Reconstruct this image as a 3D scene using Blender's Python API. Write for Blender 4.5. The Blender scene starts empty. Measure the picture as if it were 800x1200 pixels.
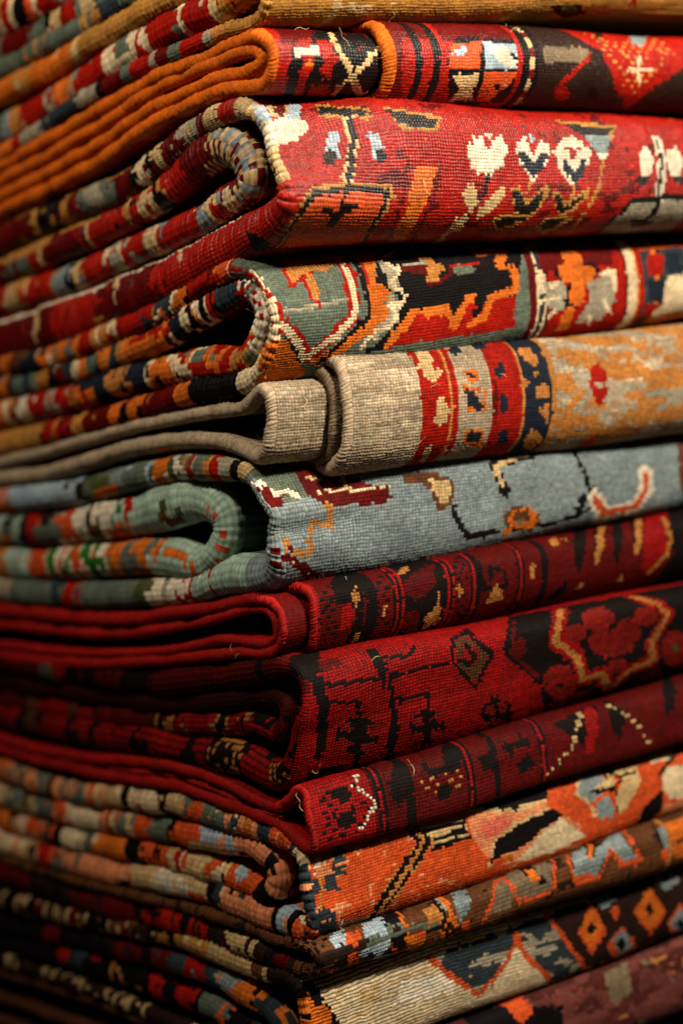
# A tall stack of folded hand-knotted rugs, seen close up at its corner.
# World: +X runs away along the right-hand face of the stack, +Y away along the left-hand face, Z up (metres).
import bpy
import re
from mathutils import Matrix, Vector

import math
import numpy as np

def vhash(i, j, k=0):
    """repeatable 0..1 noise per knot"""
    x = (np.asarray(i, dtype=np.int64) * 374761393 + np.asarray(j, dtype=np.int64) * 668265263 + k * 974711) & 0x7fffffff
    x = ((x ^ (x >> 13)) * 1274126177) & 0x7fffffff
    x = x ^ (x >> 16)
    return (x & 0xffff) / 65535.0

def spline(ctrl, step=0.0004):
    """Catmull-Rom (centripetal) through (v, z, thickness) points -> dense points + arc length + control arc positions"""
    P = np.array(ctrl, dtype=float)
    P = np.vstack([2 * P[0] - P[1], P, 2 * P[-1] - P[-2]])
    out, ctl = [], []
    for i in range(1, len(P) - 2):
        p0, p1, p2, p3 = P[i - 1], P[i], P[i + 1], P[i + 2]
        d = lambda a, b: max(np.linalg.norm(a[:2] - b[:2]), 1e-6) ** 0.5
        t0 = 0.0; t1 = t0 + d(p0, p1); t2 = t1 + d(p1, p2); t3 = t2 + d(p2, p3)
        n = max(2, int(np.linalg.norm(p2[:2] - p1[:2]) / step))
        t = np.linspace(t1, t2, n, endpoint=False)[:, None]
        a1 = (t1 - t) / (t1 - t0) * p0 + (t - t0) / (t1 - t0) * p1
        a2 = (t2 - t) / (t2 - t1) * p1 + (t - t1) / (t2 - t1) * p2
        a3 = (t3 - t) / (t3 - t2) * p2 + (t - t2) / (t3 - t2) * p3
        b1 = (t2 - t) / (t2 - t0) * a1 + (t - t0) / (t2 - t0) * a2
        b2 = (t3 - t) / (t3 - t1) * a2 + (t - t1) / (t3 - t1) * a3
        ctl.append(len(out))
        out.extend((t2 - t) / (t2 - t1) * b1 + (t - t1) / (t2 - t1) * b2)
    ctl.append(len(out)); out.append(P[-2])
    Q = np.array(out)
    s = np.concatenate([[0], np.cumsum(np.linalg.norm(np.diff(Q[:, :2], axis=0), axis=1))])
    return Q, s, s[np.array(ctl)]

def sheet_grid(sh):
    """base grid of one folded layer.  sh: ctrl (v,z,t), u0, ku, ks (knot pitch), face (i0,i1), nface, tilt, bulge"""
    Q, s, sc = spline(sh['ctrl'])
    ks, ku = sh['ks'], sh['ku']
    L = s[-1]
    ncol = int(L / ks)
    f0, f1 = (int(sc[sh['face'][0]] / ks), int(sc[sh['face'][1]] / ks)) if sh.get('face') else (0, 0)
    f1 = min(f1, ncol)
    col, frac = [], []
    for c in range(ncol):
        sub = 3 if f0 <= c < f1 else 2
        for q in range(sub):
            col.append(c); frac.append(q / sub)
    col = np.array(col + [ncol - 1]); frac = np.array(frac + [1.0])
    S = (col + frac) * ks
    v = np.interp(S, s, Q[:, 0]); z = np.interp(S, s, Q[:, 1]); t = np.interp(S, s, Q[:, 2])
    # smoothed tangents
    h = 0.0022
    dv = np.interp(S + h, s, Q[:, 0]) - np.interp(S - h, s, Q[:, 0])
    dz = np.interp(S + h, s, Q[:, 1]) - np.interp(S - h, s, Q[:, 1])
    ln = np.hypot(dv, dz) + 1e-9
    nv, nz = dz / ln, -dv / ln
    # rows: (knot row, frac, kind, a)
    ne = sh.get('ne', 7); nfl = 4; nin = 3
    rows = [(-nin - 1, 0.0, 'in', a) for a in (sh['ulen'], .09, .065, .045, .028, .016)]
    for j in range(nin, 0, -1):
        for q in range(2):
            rows.append((-j, q / 2, 'in', ku * (j - q / 2)))
    for j in range(ne):
        for q in range(3):
            rows.append((j, q / 3, 'edge', -90 + 180 * (j + q / 3) / ne))
    nf = sh['nface'] if sh.get('face') else nfl
    for j in range(nf):
        for q in range(3):
            rows.append((ne + j, q / 3, 'out', ku * (j + q / 3)))
    rows.append((ne + nf, 0.0, 'out', ku * nf))
    rows.append((ne + nf, 1.0, 'out', sh['ulen']))
    rk = np.array([r[0] for r in rows]); rf = np.array([r[1] for r in rows])
    U = np.zeros((len(rows), len(S))); O = np.zeros_like(U)
    B = np.minimum(t * 0.5 * sh.get('bulge', 1.0), 0.011)
    for k, (j, q, kind, a) in enumerate(rows):
        if kind == 'edge':
            r = math.radians(a)
            U[k] = B * (1 - math.cos(r)); O[k] = t / 2 * math.sin(r)
        else:
            U[k] = a + B * math.exp(-a / 0.02)
            O[k] = t / 2 * (1 if kind == 'out' else -1)
    U += sh['u0']
    V = v[None] + nv[None] * O
    Z = z[None] + nz[None] * O
    # a fold that is creased at the corner relaxes into a round roll further along
    if sh.get('round'):
        i0, i1, depth = sh['round']
        s0, s1 = sc[i0], sc[i1]
        tau = (S - s0) / (s1 - s0)
        ins = (tau > 0) & (tau < 1)
        ia, ib = np.argmin(abs(tau)), np.argmin(abs(tau - 1))
        w = np.clip((U - sh['u0'] - .006) / .075, 0, 1); w = w * w * (3 - 2 * w)
        reach = ((V[:, ia] + V[:, ib]) / 2 - V[:, ins].min(1))[:, None] + sh.get('bulk', 0)
        hgt = (Z[:, ia] - Z[:, ib])[:, None]
        depth = depth * .8
        td = np.linspace(0, np.pi, 400); rm, hm = reach.mean(), hgt.mean()
        cd = np.cumsum(np.hypot(np.diff(rm * np.sin(td) ** depth, prepend=0), np.diff(hm / 2 * np.sign(np.cos(td)) * np.abs(np.cos(td)) ** .7, prepend=hm / 2)))
        th = np.interp(np.clip(tau, 0, 1), cd / cd[-1], td)[None]          # knots stay evenly spaced round the roll
        vt = V[:, [ia]] + (V[:, [ib]] - V[:, [ia]]) * (1 - np.cos(th)) / 2 - reach * np.sin(th) ** depth
        zt = Z[:, [ia]] - hgt * (1 - np.sign(np.cos(th)) * np.abs(np.cos(th)) ** .7) / 2
        ref = len(rows) - 2
        isin = np.array([r[2] == 'in' for r in rows])[:, None]
        w = w * ins[None]
        dV = np.where(isin, (vt - V)[ref][None], vt - V); dZ = np.where(isin, (zt - Z)[ref][None], zt - Z)
        V = V + dV * w; Z = Z + dZ * w
    if sh.get('recede'):
        V = V + sh['recede'] * np.clip((U - sh['u0'] - .008) / .06, 0, 1)
    # the pile of layers is a little lower / higher and thinner / thicker towards its far end
    a, b, zm = sh.get('tilt', (0, 0, 0))
    f = np.clip(U / 0.3, -0.05, 1.25)
    wob = sh.get('wob', 0.0)
    Z = Z + f * a + (Z - zm) * b * f + 0.0009 * np.sin(U * 33 + wob * 9) * np.clip(f * 3, 0, 1)
    V = V + 0.0015 * np.sin(U * 24 + wob * 5) * np.clip(f * 3, 0, 1)
    # no two edges run dead straight
    wave = 0.0008 * np.sin(S * 70 + wob * 7) + 0.0006 * np.sin(S * 173 + wob * 13)
    U = U + wave[None] * np.exp(-np.maximum(U - sh['u0'], 0) / 0.02)
    return dict(U=U, V=V, Z=Z, col=col, frac=frac, rk=rk, rf=rf, f0=f0, f1=f1, ncol=ncol, ne=ne, nf=nf,
                nfl=nfl, nin=nin, kinds=[r[2] for r in rows], S=S)


# ---------------------------------------------------------------- weaving: motifs in knot coordinates (column, row)
def inside(px, py, poly):
    r = np.zeros(px.shape, bool); j = len(poly) - 1
    for i in range(len(poly)):
        xi, yi = poly[i]; xj, yj = poly[j]
        if yi != yj:
            r ^= ((yi > py) != (yj > py)) & (px < (xj - xi) * (py - yi) / (yj - yi) + xi)
        j = i
    return r

def blotches(I, J, seed, si, sj):
    def sm(a, b):
        a0 = np.floor(a).astype(int); b0 = np.floor(b).astype(int); fa = a - a0; fb = b - b0
        fa = fa * fa * (3 - 2 * fa); fb = fb * fb * (3 - 2 * fb)
        h = lambda i, j: vhash(i + 100, j + 100, seed)
        return (h(a0, b0) * (1 - fa) + h(a0 + 1, b0) * fa) * (1 - fb) + (h(a0, b0 + 1) * (1 - fa) + h(a0 + 1, b0 + 1) * fa) * fb
    return .65 * sm(I / si, J / sj) + .35 * sm(I / 3.1, J / 1.7)

def weave_chart(sh, ncol, nrow, f0, f1, ne, nfl, nin, seed):
    """2-D array of yarn letters: row index from -nin (inside) over the edge to the face, columns along the fold"""
    A = np.full((nrow + nin, ncol), sh['base'])
    def window(c0, c1, r0, r1):
        c0 = max(0, int(c0) - 1); c1 = min(ncol, int(c1) + 2); r0 = max(-nin, int(math.floor(r0)) - 1); r1 = min(nrow, int(r1) + 2)
        if c1 <= c0 or r1 <= r0: return None
        I, J = np.meshgrid(np.arange(r0, r1), np.arange(c0, c1), indexing='ij')
        return A[r0 + nin:r1 + nin, c0:c1], I, J
    pts = lambda q: [(q[i], q[i + 1]) for i in range(0, len(q), 2)]
    rr, cc = np.meshgrid(np.arange(nrow + nin), np.arange(ncol), indexing='ij')
    take = lambda A, dr, dc: A[np.clip(rr + dr, 0, A.shape[0] - 1), np.clip(cc + dc, 0, ncol - 1)]
    banded = False
    for op in list(sh['motifs']) + [('end', '')]:
        k, y = op[0], op[1]
        if k != 'B' and not banded:
            # bands on the folds never end in a straight line, and small figures sit in them
            banded = True
            onband = (rr < nin + ne + nfl) & ~((cc >= f0) & (cc < f1))
            dc = np.round((blotches(rr * 1.0, cc * 1.0, seed + 33, 2.2, 5) - .5) * 9) * onband
            dc = dc + np.where(onband & (blotches(rr * 1.0, cc * 1.0, seed + 34, 2.5, 4) > .68), 15, 0)
            A = take(A, 0, dc.astype(int))
        if k == 'end': break
        if k == 'B':
            c0, c1 = max(0, int(op[2])), min(ncol, int(op[3]) + 1)
            A[:nin + ne, c0:c1] = y
            for c in range(c0, c1):
                if not f0 <= c < f1: A[:nin + ne + nfl, c] = y
            continue
        if k in ('U', 'Ud'):
            w = window(f0, f1, op[2], op[3])
            if w is None: continue
            v, I, J = w
            m = (I + .5 >= op[2]) & (I + .5 < op[3])
            if k == 'Ud': m &= (J % 7 < 4)
            v[m] = y; continue
        if k == 'S':
            I, J = np.meshgrid(np.arange(-nin, nrow), np.arange(ncol), indexing='ij')
            A[blotches(I, J, op[3], op[4], op[5]) < op[2] * 1.35] = y; continue
        P = pts(op[-1]); cs = [p[0] for p in P]; rs = [p[1] for p in P]
        pad = op[2] if k in 'LC' else 0
        w = window(min(cs) - pad, max(cs) + pad, min(rs) - pad, max(rs) + pad)
        if w is None: continue
        v, I, J = w; x, yy = J + .5, I + .5
        if k == 'P': m = inside(x, yy, P)
        elif k == 'N': m = inside(x, yy, P) & ((I + J) % 4 < 1.5) & ((I - J) % 4 < 1.5) & (vhash(I, J, 3) < .85)
        elif k == 'Q': m = inside(x, yy, P) & ((J // 2) % 2 == 0) & (vhash(I, J // 2, 4) < .8)
        elif k == 'A': m = inside(x, yy, P) & (blotches(I, J, op[3], 9, 3) < op[2] * 1.15)
        elif k == 'C': m = np.logical_or.reduce([(abs(x - a) < op[2]) & (abs(yy - b) < op[2]) for a, b in P])
        elif k == 'L':
            m = np.zeros(x.shape, bool)
            for (x0, y0), (x1, y1) in zip(P[:-1], P[1:]):
                L = (x1 - x0) ** 2 + (y1 - y0) ** 2 + 1e-9
                t = np.clip(((x - x0) * (x1 - x0) + (yy - y0) * (y1 - y0)) / L, 0, 1)
                m |= np.hypot(x - x0 - t * (x1 - x0), yy - y0 - t * (y1 - y0)) < op[2] / 2
        v[m] = y
    h1, h2 = vhash(rr, cc, seed + 31), vhash(rr, cc, seed + 32)
    A = take(A, np.where(h2 < .025, 1, np.where(h2 > .975, -1, 0)) * (rr > nin + 1), np.where(h1 < .03, 1, np.where(h1 > .97, -1, 0)))
    if sh.get('cord'): A[:nin + ne] = sh['cord']
    return A

CAM_LOC = (-0.471136, -0.71893, 0.040371)
CAM_ROT = [[0.8145325, -0.5775827, -0.0541764], [0.0724029, 0.0085568, 0.9973388], [-0.5755821, -0.8162873, 0.0487884]]
LENS_PX = 1907.931

RUGS = [
 dict(name='folded_rug', label='tan gold folded rug at the very top, above the orange bound rug', group='folded rugs in the stack', sheets=[
  {'part':'outer_fold','u0':0,'ks':0.0015,'ku':0.0019,'face':(5,13),'ulen':0.5,'weave':(0.3,0.25,0.25),'base':'t','back':'t','tilt':(0.03695,0.0,0.27807),'wob':0.0,'design':189,'nface':226,'ctrl':[(0.40864,0.34039,0.02764),(0.31846,0.33482,0.02591),(0.1906,0.32825,0.02347),(0.08472,0.32328,0.0193),(0.01253,0.31791,0.01104),(-0.00465,0.29859,0.00889),(-0.00925,0.27999,0.00703),(-0.0069,0.26537,0.00617),(-0.00047,0.25906,0.00577),(0.01225,0.25764,0.00584),(0.03198,0.25908,0.00595),(0.06368,0.25939,0.0066),(0.11228,0.26056,0.00787),(0.20034,0.25755,0.00848),(0.3328,0.2443,0.00939),(0.42557,0.24264,0.01003)],
   'motifs':[
    ('B','o',519,596),('B','r',508.5,518.5),('B','e',489.5,508),('B','i',451,489),('B','e',434.7,450.5),('B','k',430,434.3),('B','d',410.3,429.7),
    ('B','g',402.7,410),('B','r',388.3,402.3),('B','e',382.7,388),('B','d',374.7,382.3),('B','g',364.7,374.3),('B','r',348,364.3),('B','e',341.7,347.7),
    ('B','O',334,341.3),('B','r',61,70.5),('B','c',71,75),('B','k',75.5,87.5),('B','R',88,95.5),('B','c',96,103),('B','r',103.5,121),('B','e',121.5,137),
    ('B','t',137.5,162),('B','t',162.5,282.7),('P','u',[307.3,32,306.3,36,307,40.3,307.7,45,310,43.3,309.3,36.7]),
    ('P','u',[305.7,46,305.7,49.7,305.7,53.7,307,51.7]),('P','m',[309.3,113,309.3,119.3,309,125.7,314.7,132,316.3,128.7,318.7,126]),
    ('P','j',[309,116.3,308.7,122.3,313,127.3,313.7,122]),('P','r',[306.3,146.7,306.3,149.7,310,151.7,309.3,148.7]),('U','u',29,32.1),
    ('P','O',[304,64,304,69.3,304,74.7,304.3,80.3,304.3,85.7,304.7,91.3,304.7,97,305,103,305.3,109,306,104.7,306.7,100.3,307.7,96,306.7,90.3,306,85,305.7,79.7,305,74.3,304.7,69.3]),],},
  {'part':'inner_fold','u0':0.001,'ks':0.0015,'ku':0.0019,'ulen':0.5,'base':'t','back':'t','tilt':(0.03695,0.0,0.27807),'wob':0.3,'design':0,'recede':0.035,'nface':0,'ctrl':[(0.42038,0.28705,0.01676),(0.32851,0.28593,0.01571),(0.26022,0.28599,0.01492),(0.19794,0.28959,0.0142),(0.14151,0.29189,0.01355),(0.10019,0.29172,0.01308),(0.06156,0.29246,0.01263),(0.03871,0.29301,0.01237),(0.01698,0.29181,0.01212),(0.0111,0.28318,0.01206),(0.02012,0.2788,0.01318),(0.04512,0.27594,0.01557),(0.09215,0.27638,0.01733),(0.14382,0.27396,0.01925),(0.20081,0.26874,0.02019),(0.26361,0.263,0.02121),(0.33252,0.2606,0.02234),(0.42527,0.25881,0.02245)],
   'motifs':[
    ('B','g',489.5,554),('B','b',483,489),('B','O',471.5,482.5),('B','r',441,471),('B','e',435.5,440.5),('B','g',433.5,435),('B','o',419.5,433),
    ('B','e',414.5,419),('B','g',413,414),('B','r',384.5,412.5),('B','c',361,384),('B','k',360,360.5),('B','r',329.5,359.5),('B','g',326,329),
    ('B','c',321.5,325.5),('B','r',303,321),('B','u',297,302.5),('B','t',290.5,296.5),('B','o',277,290),('B','o',0,79.5),('B','c',80,82.5),
    ('B','t',83,97),('B','o',97.5,135),('B','u',135.5,141),('B','t',141.5,269.5),('P','g',[378.5,1.3,369,1.3,361.5,4,374,4]),
    ('P','o',[171.5,0.7,176.5,0.7,173.5,-2,165.5,-2]),],},
  {'part':'inner_fold','u0':0.002,'ks':0.0015,'ku':0.0019,'ulen':0.5,'base':'g','back':'t','tilt':(0.03695,0.0,0.27807),'wob':0.6,'design':0,'recede':0.035,'nface':0,'ctrl':[(0.41866,0.31147,0.02092),(0.32656,0.31275,0.01959),(0.29854,0.31223,0.01919),(0.24566,0.31231,0.01843),(0.19675,0.31288,0.01772),(0.14054,0.31414,0.01692),(0.08907,0.31667,0.0151),(0.05126,0.31659,0.01146),(0.02653,0.31419,0.00917),(0.01861,0.3075,0.0091),(0.03452,0.30561,0.01027),(0.09035,0.30608,0.01188),(0.15257,0.30466,0.01254),(0.19807,0.30329,0.01302),(0.24704,0.30286,0.01353),(0.32815,0.30271,0.01439),(0.41969,0.30551,0.01396)],
   'motifs':[
    ('B','g',448,536),('B','O',435,447.5),('B','g',390.5,434.5),('B','t',375.5,390),('B','i',358,375),('B','g',269,357.5),('B','g',0,65.5),
    ('B','d',66,94),('B','g',94.5,109),('B','k',109.5,113.5),('B','u',114,124),('B','r',124.5,139.5),('B','k',140,143.5),('B','u',144,155),
    ('B','g',155.5,261.5),],},
 ]),
 dict(name='folded_rug', label='folded red and black rug bound with thick orange cord edges', group='folded rugs in the stack', sheets=[
  {'part':'outer_fold','u0':0,'ks':0.0015,'ku':0.0019,'face':(5,11),'ulen':0.5,'weave':(0.3,0.3,0.3),'base':'r','back':'d','cord':'q','bind':1,'tilt':(0.01733,-0.02518,0.23755),'wob':1.0,'design':40,'nface':40,'ctrl':[(0.42704,0.23415,0.00878),(0.33397,0.23692,0.00881),(0.20203,0.24527,0.00796),(0.11346,0.25106,0.00739),(0.06473,0.2503,0.00708),(0.01982,0.2509,0.00679),(0.00305,0.24933,0.00669),(-0.00618,0.24286,0.00663),(-0.00786,0.2355,0.00662),(-0.0047,0.22874,0.00664),(0.00321,0.22421,0.0067),(0.01656,0.22559,0.00678),(0.04419,0.22935,0.00696),(0.06722,0.22881,0.0071),(0.11647,0.22671,0.00742),(0.20628,0.21435,0.008),(0.33877,0.20665,0.00886),(0.43264,0.20181,0.00946)],
   'motifs':[
    
    ('P','d',[282,10.7,282,15.7,282,20.7,282.3,25.3,282.3,30.3,282.3,35.3,282.3,40.7,282,46,284.7,47,286,47,288.3,47,287.3,43.7,288.3,38.3,289.3,33.3,290,28.3,290.7,23.7,291.3,18.7,291.7,14,292,9,284.7,11.3]),
    ('P','k',[282.3,25.7,282.3,30.7,282.3,36,282.3,41,282,46.7,285,47,286.7,47,289.7,47,293.7,46,297.3,46,301,47,304.3,47,306.7,47,310,47,315.7,45.7,315.7,40.3,315.7,35,315.7,29.7,308.3,25,301.7,21,297.7,19.7,294,19.7,289.7,21.3]),
    ('P','k',[293.7,12.7,296.3,16,299.3,16,303.3,17,315.3,23.7,315.7,18.3,302.3,11.7,297.7,11]),
    ('P','k',[299.3,19,299.3,22,303,21,315.7,26,315.7,23,303.3,18]),('P','r',[299,16.7,299.3,19.3,303.3,19.3,315.7,25,311.3,19.7,302.7,16.3]),
    ('P','w',[293,12.3,292.3,17.7,291.7,23,295,23,295.3,18,295.7,13]),('P','r',[289.7,16.7,289.3,21.3,293.3,18.7,293.3,15]),
    ('P','o',[297,20.3,297.7,20.3,298,20,298.3,19,298.3,18.3,298,17.3,297.7,17,297,17,296.7,17.3,296.3,18,296,18.7,296.3,19.7,296.7,20.3]),
    ('P','r',[289.3,22.7,290.7,26.7,293.7,27.3,296,29.3,297.3,25,294.3,21.3]),
    ('P','r',[298.7,27,299.7,27.3,300.7,26.7,301,26,301,24.7,300.3,23.3,299.3,22.7,298.3,22.3,297.3,22.7,296.7,23.3,296.3,24.7,296.7,25.7,297.3,26.7]),
    ('P','d',[282.3,35.3,282.3,39.3,282,44,283,47,287.7,42,293.7,36,288.3,35]),('P','r',[304.7,21.3,302.3,27,313.3,33.7,315.7,31.3,315.7,27.7]),
    ('L','u',2,[284.7,30.3,290.3,28.3,292.7,29,296,30.7,298.7,33.3,301.3,35.7,304.3,38.7,314.7,47]),
    ('L','u',2,[288.3,47,291,44.7,293.7,41.7,296,38.7,298,36.3,300.3,34.3,302.7,32.7,305.7,31.7,315.7,35]),
    ('P','k',[282.3,37,282,43.3,288.7,41.3,293.7,34.3,289.7,34.3]),],},
  {'part':'inner_fold','u0':0.0005,'ks':0.0015,'ku':0.0019,'ulen':0.5,'base':'q','back':'d','cord':'q','bind':1,'tilt':(0.01733,-0.02518,0.23755),'wob':1.3,'design':0,'nface':0,'ctrl':[(0.43015,0.2234,0.00881),(0.33672,0.22687,0.00825),(0.20435,0.23572,0.00745),(0.11517,0.24461,0.00691),(0.08998,0.24623,0.00676),(0.06615,0.2455,0.00662),(0.04329,0.2448,0.00648),(0.01698,0.24495,0.00633),(0.00632,0.24171,0.00626),(0.00424,0.23772,0.00625),(0.00788,0.23496,0.00628),(0.02241,0.23446,0.00636),(0.04425,0.23628,0.00649),(0.07958,0.23601,0.0067),(0.11635,0.23506,0.00693),(0.20584,0.22488,0.00747),(0.33835,0.21658,0.00826),(0.43206,0.2124,0.00882)],
   'motifs':[
    ],},
  {'part':'wrapping_fold','u0':0.07004,'ks':0.0015,'ku':0.0019,'face':(1,9),'ulen':0.5,'weave':(0.3,0.3,0.3),'base':'d','back':'d','cord':'Q','bind':1,'tilt':(0.01733,-0.02518,0.23755),'wob':1.6,'ne':9,'bulge':1.5,'design':134,'nface':189,'ctrl':[(0.06954,0.25605,0.00692),(0.01954,0.25805,0.00692),(0.0106,0.25778,0.00692),(0.00153,0.25632,0.00692),(-0.00812,0.25104,0.00692),(-0.0147,0.24006,0.00692),(-0.0123,0.22717,0.00692),(-0.00316,0.21896,0.00692),(0.00836,0.21704,0.00692),(0.01745,0.21849,0.00692),(0.06745,0.22249,0.00692)],
   'motifs':[
    
    ('P','r',[57,13.7,57.3,18.7,57.3,23.7,57.7,28.7,57.7,33.7,58,38.7,58.3,43.7,58.3,49,58.7,54.3,58.7,59.7,63.3,58.3,67.7,58.7,72,60.3,77.3,63.3,91.7,74.7,88.7,66.7,88.7,61,88.3,55.3,88.3,49.7,88.3,44.3,88,39,88.3,34,88.3,28.7,88.7,23.7,76.3,15,71.3,12.3,66.7,11.3,62.3,11.7]),
    ('U','k',17.5,20.5),('U','k',24.1,27),('U','r',27,29),
    ('P','k',[61,30,56.3,35.7,56.3,41.3,56.7,47,56.7,53,56.7,59.3,61.7,57.7,65.3,58,69.7,59.3,74,59.3,80,61.7,80.3,56.7,80.3,51.3,80.7,46.3,80.7,41,80.7,36,74,32,69.3,30,65.3,29.3]),
    ('P','R',[59.3,31.7,58.7,37.7,57.7,44,62.7,42.3,67.3,42.3,67,36,66.7,30.3,63,30.3]),('P','l',[61,31.7,60,37,62.7,36.3,62.7,31.3]),
    ('P','l',[58.3,44.7,58.7,51,59,57.3,63,56.7,66.7,57.3,67,50.7,66.7,44,62.7,43.7]),('P','w',[60.3,45.3,60.3,52.7,64.7,57,66.3,56.3,65.3,49.3]),
    ('P','u',[69,31.3,68.7,36.3,68.3,41.7,72.3,41.7,78,43.7,78.3,39,78.7,34.7,73.7,35.7]),
    ('P','R',[68.3,43.7,68.3,50.3,68,56.7,71.3,56.3,75,52.7,79,51,79,45.7,73,43.7]),('P','k',[71.7,48,71.7,52.3,75,51.3]),
    ('P','k',[62,54.3,63,58.3,68,58,65,56]),('U','r',57.2,59.3),('U','k',59.3,61.8),('Ud','u',61.8,64.3),('U','k',64.3,65.7),('U','x',65.7,141.5),
    ('P','T',[59,68.7,59,75,59,81.7,59,88,63.3,87.7,63.7,81,64.3,74.3,65,67.7]),('L','r',1.7,[61,88.7,64,84.7,67,81,69,79,70.7,77]),
    ('P','r',[74.3,82,76,82.7,77.3,82.3,78,81.3,78,80,77,77.7,75.3,76,73.7,75,72.3,75,71.3,75.7,71.3,77.3,71.7,79,72.7,80.7]),
    ('P','k',[72.3,89,71,92,75.7,94.7,75.7,90.3]),
    ('P','r',[45.3,81.3,49.3,84.3,54.7,86.3,57.7,90.3,60.3,95,64.7,97,69,100,73.7,104.7,80,112,75,113.3,71.3,116.3,68,120.3,64.7,125,61.3,130.7,55.7,133.3,44.3,142.3,44.3,142.3,44.3,136.3,44.3,130,44.7,123.7,44.7,117.3,45,111,45,105,45.3,99,45.3,93,45.3,87.3]),
    ('P','x',[45.7,98,45,104.7,57.7,93.3]),
    ('N','O',[45.3,93,48,96.3,51.7,99,54,103,52.3,110.3,50.3,118.3,47.7,127,54.3,125.7,58,127.3,61.7,121.7,65,117.3,68.3,113.7,71.7,110.7,75.3,108.7,70.3,103,65.7,99,61,96.3,57.7,93.3,53.3,91.3]),
    ('P','b',[44.7,116.3,44.7,124,55.7,114,55.3,109]),('P','r',[59.3,100,58.3,105,63.3,101.3]),('P','r',[56.7,115,58,122.7,64,115.7]),
    ('L','c',1.2,[60.7,110,64.7,109.7,69,110.3]),('L','c',1.2,[65,104.3,65,108,64.7,112,64.7,115.7]),
    ('L','r',1.9,[60.3,95,63.7,96.3,67,98.7,70.3,101.3,74,105.3,79,111,75.7,112.3,73,114.3,70.7,116.7,68.3,119.7,66.3,123,64,126.7,62,130.7]),],},
 ]),
 dict(name='folded_rug', label='bright red floral rug with white tulips and a curled fold, under the orange bound rug', group='folded rugs in the stack', sheets=[
  {'part':'outer_fold','u0':0,'ks':0.00145,'ku':0.0019,'face':(7,19),'ulen':0.5,'weave':(0.46,0.44,0.55),'base':'r','back':'d','tilt':(0.01043,-0.157,0.17711),'wob':2.0,'ne':17,'round':(9,17,0.6),'design':165,'bulk':0.007,'nface':226,'ctrl':[(0.43584,0.18335,0.02125),(0.34178,0.18766,0.0199),(0.27191,0.19213,0.01763),(0.20907,0.19409,0.01679),(0.15172,0.19785,0.01601),(0.11921,0.20459,0.01446),(0.09334,0.21086,0.01304),(0.06877,0.21548,0.0117),(0.04556,0.2172,0.01041),(0.0279,0.21657,0.00922),(0.01371,0.2125,0.00722),(0.00359,0.20482,0.00626),(-0.00191,0.1941,0.00578),(-0.00651,0.18317,0.00532),(-0.01183,0.17178,0.00618),(-0.0124,0.16161,0.01186),(0.00056,0.15463,0.01802),(0.02203,0.1508,0.02147),(0.04437,0.14726,0.02296),(0.10717,0.13702,0.0254),(0.21843,0.12614,0.02908),(0.35278,0.11823,0.03352),(0.44826,0.1116,0.03582)],
   'motifs':[
    ('B','d',0,102),('B','t',102.5,107.5),('B','k',108,131),('B','t',131.5,140.5),('B','d',141,155),('B','g',155.5,182),('B','d',182.5,199),
    ('B','k',199.5,203.5),('B','c',204,214.5),('B','k',215,219),('B','u',219.5,225),('B','d',225.5,242),('B','e',242.5,254.3),('B','d',254.7,259.3),
    ('B','u',259.7,270.7),('B','u',284,327.7),('B','d',531,655),('B','r',488.5,530.5),('B','d',435,488),('B','r',335,434.5),
    ('L','t',1.8,[46.5,15.3,62,14.3,72,15,88.5,14,98,14.7]),('L','t',1.7,[131,14.7,142.5,14.7,150.5,15,162,14.7,169.5,15,177.5,15,189,14.3,197.5,14.3]),
    ('P','e',[150.5,15,166.5,15,173.5,8,172,3.3,161,6]),
    ('L','w',1,[341,1.9,353.3,2,360,2,367,2,374.7,2.1,382.3,2.1,388.7,2.2,395,2.2,404.3,2.3,412,2.4,419,2.4,430.5,2.5,438.5,2.6,446.5,2.7,456,2.8,464,2.9,468.5,2.9,478,3,485,3.1,492.5,3.2,501.5,3.3,510,3.5,519.5,3.6,530.5,3.8,541,3.9,556,4.2,566,4.3,579.5,4.6,590,4.8,602.5,5,613,5.2,625.5,5.5,634.5,5.7]),
    ('L','u',3,[546.5,3,543,7.3,546.5,8.7,551,10.3]),('L','u',2.5,[468,1.7,463,6,464,9]),('L','u',2,[413,2,409,6.3]),
    ('P','O',[491,11.3,480.5,11.3,485,13]),
    ('A','d',0.24,41,[286,30.3,287.3,34.3,289.3,38,291,42,292.7,45.3,294.3,49,295.7,52.7,297,56,298,59.7,298.3,64.7,298.3,69.7,298.7,74.3,298.7,79.7,298.7,85,298.7,90.3,298.3,96.3,298.3,102,298,108,298,113.7,297.7,120,297.7,125.7,297.7,131.3,297.7,137.3,298,142.7,298,148.3,298.3,153.7,298.7,159.3,298.7,165,299,170.7,299,176.7,299.3,183,299.3,189.7,299.3,190.3,299.3,191.3,299.3,192,309.7,182.3,315,180.3,320,179.3,324.7,179,329.3,178.7,334.3,179.7,339.7,182.7,351.7,195.7,362.7,206,365.3,206,372.7,206,380.3,206,388.3,206,393,203.7,393,196.7,393,189.7,393,182.7,393,176,393,169.7,393,163,393,157,392,150,390,142.7,388,135.3,385.7,128,383.3,120.7,381.3,113.7,379.7,107,378.7,100.7,378,94.7,378,89,377.3,83,377.7,77.7,377.3,72,376.7,66.3,376,60.7,374.7,54.7,373.7,49,372,43,371,37.3,369.7,31.3,368.3,24.7,367.7,16.7,358,13,352,10,349.3,6.7,353,2,341,3.3,323.3,4.7,319,5,315,10.3,310.3,15.3,305,18.3,298.3,22.3,286,29.7]),
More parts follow.
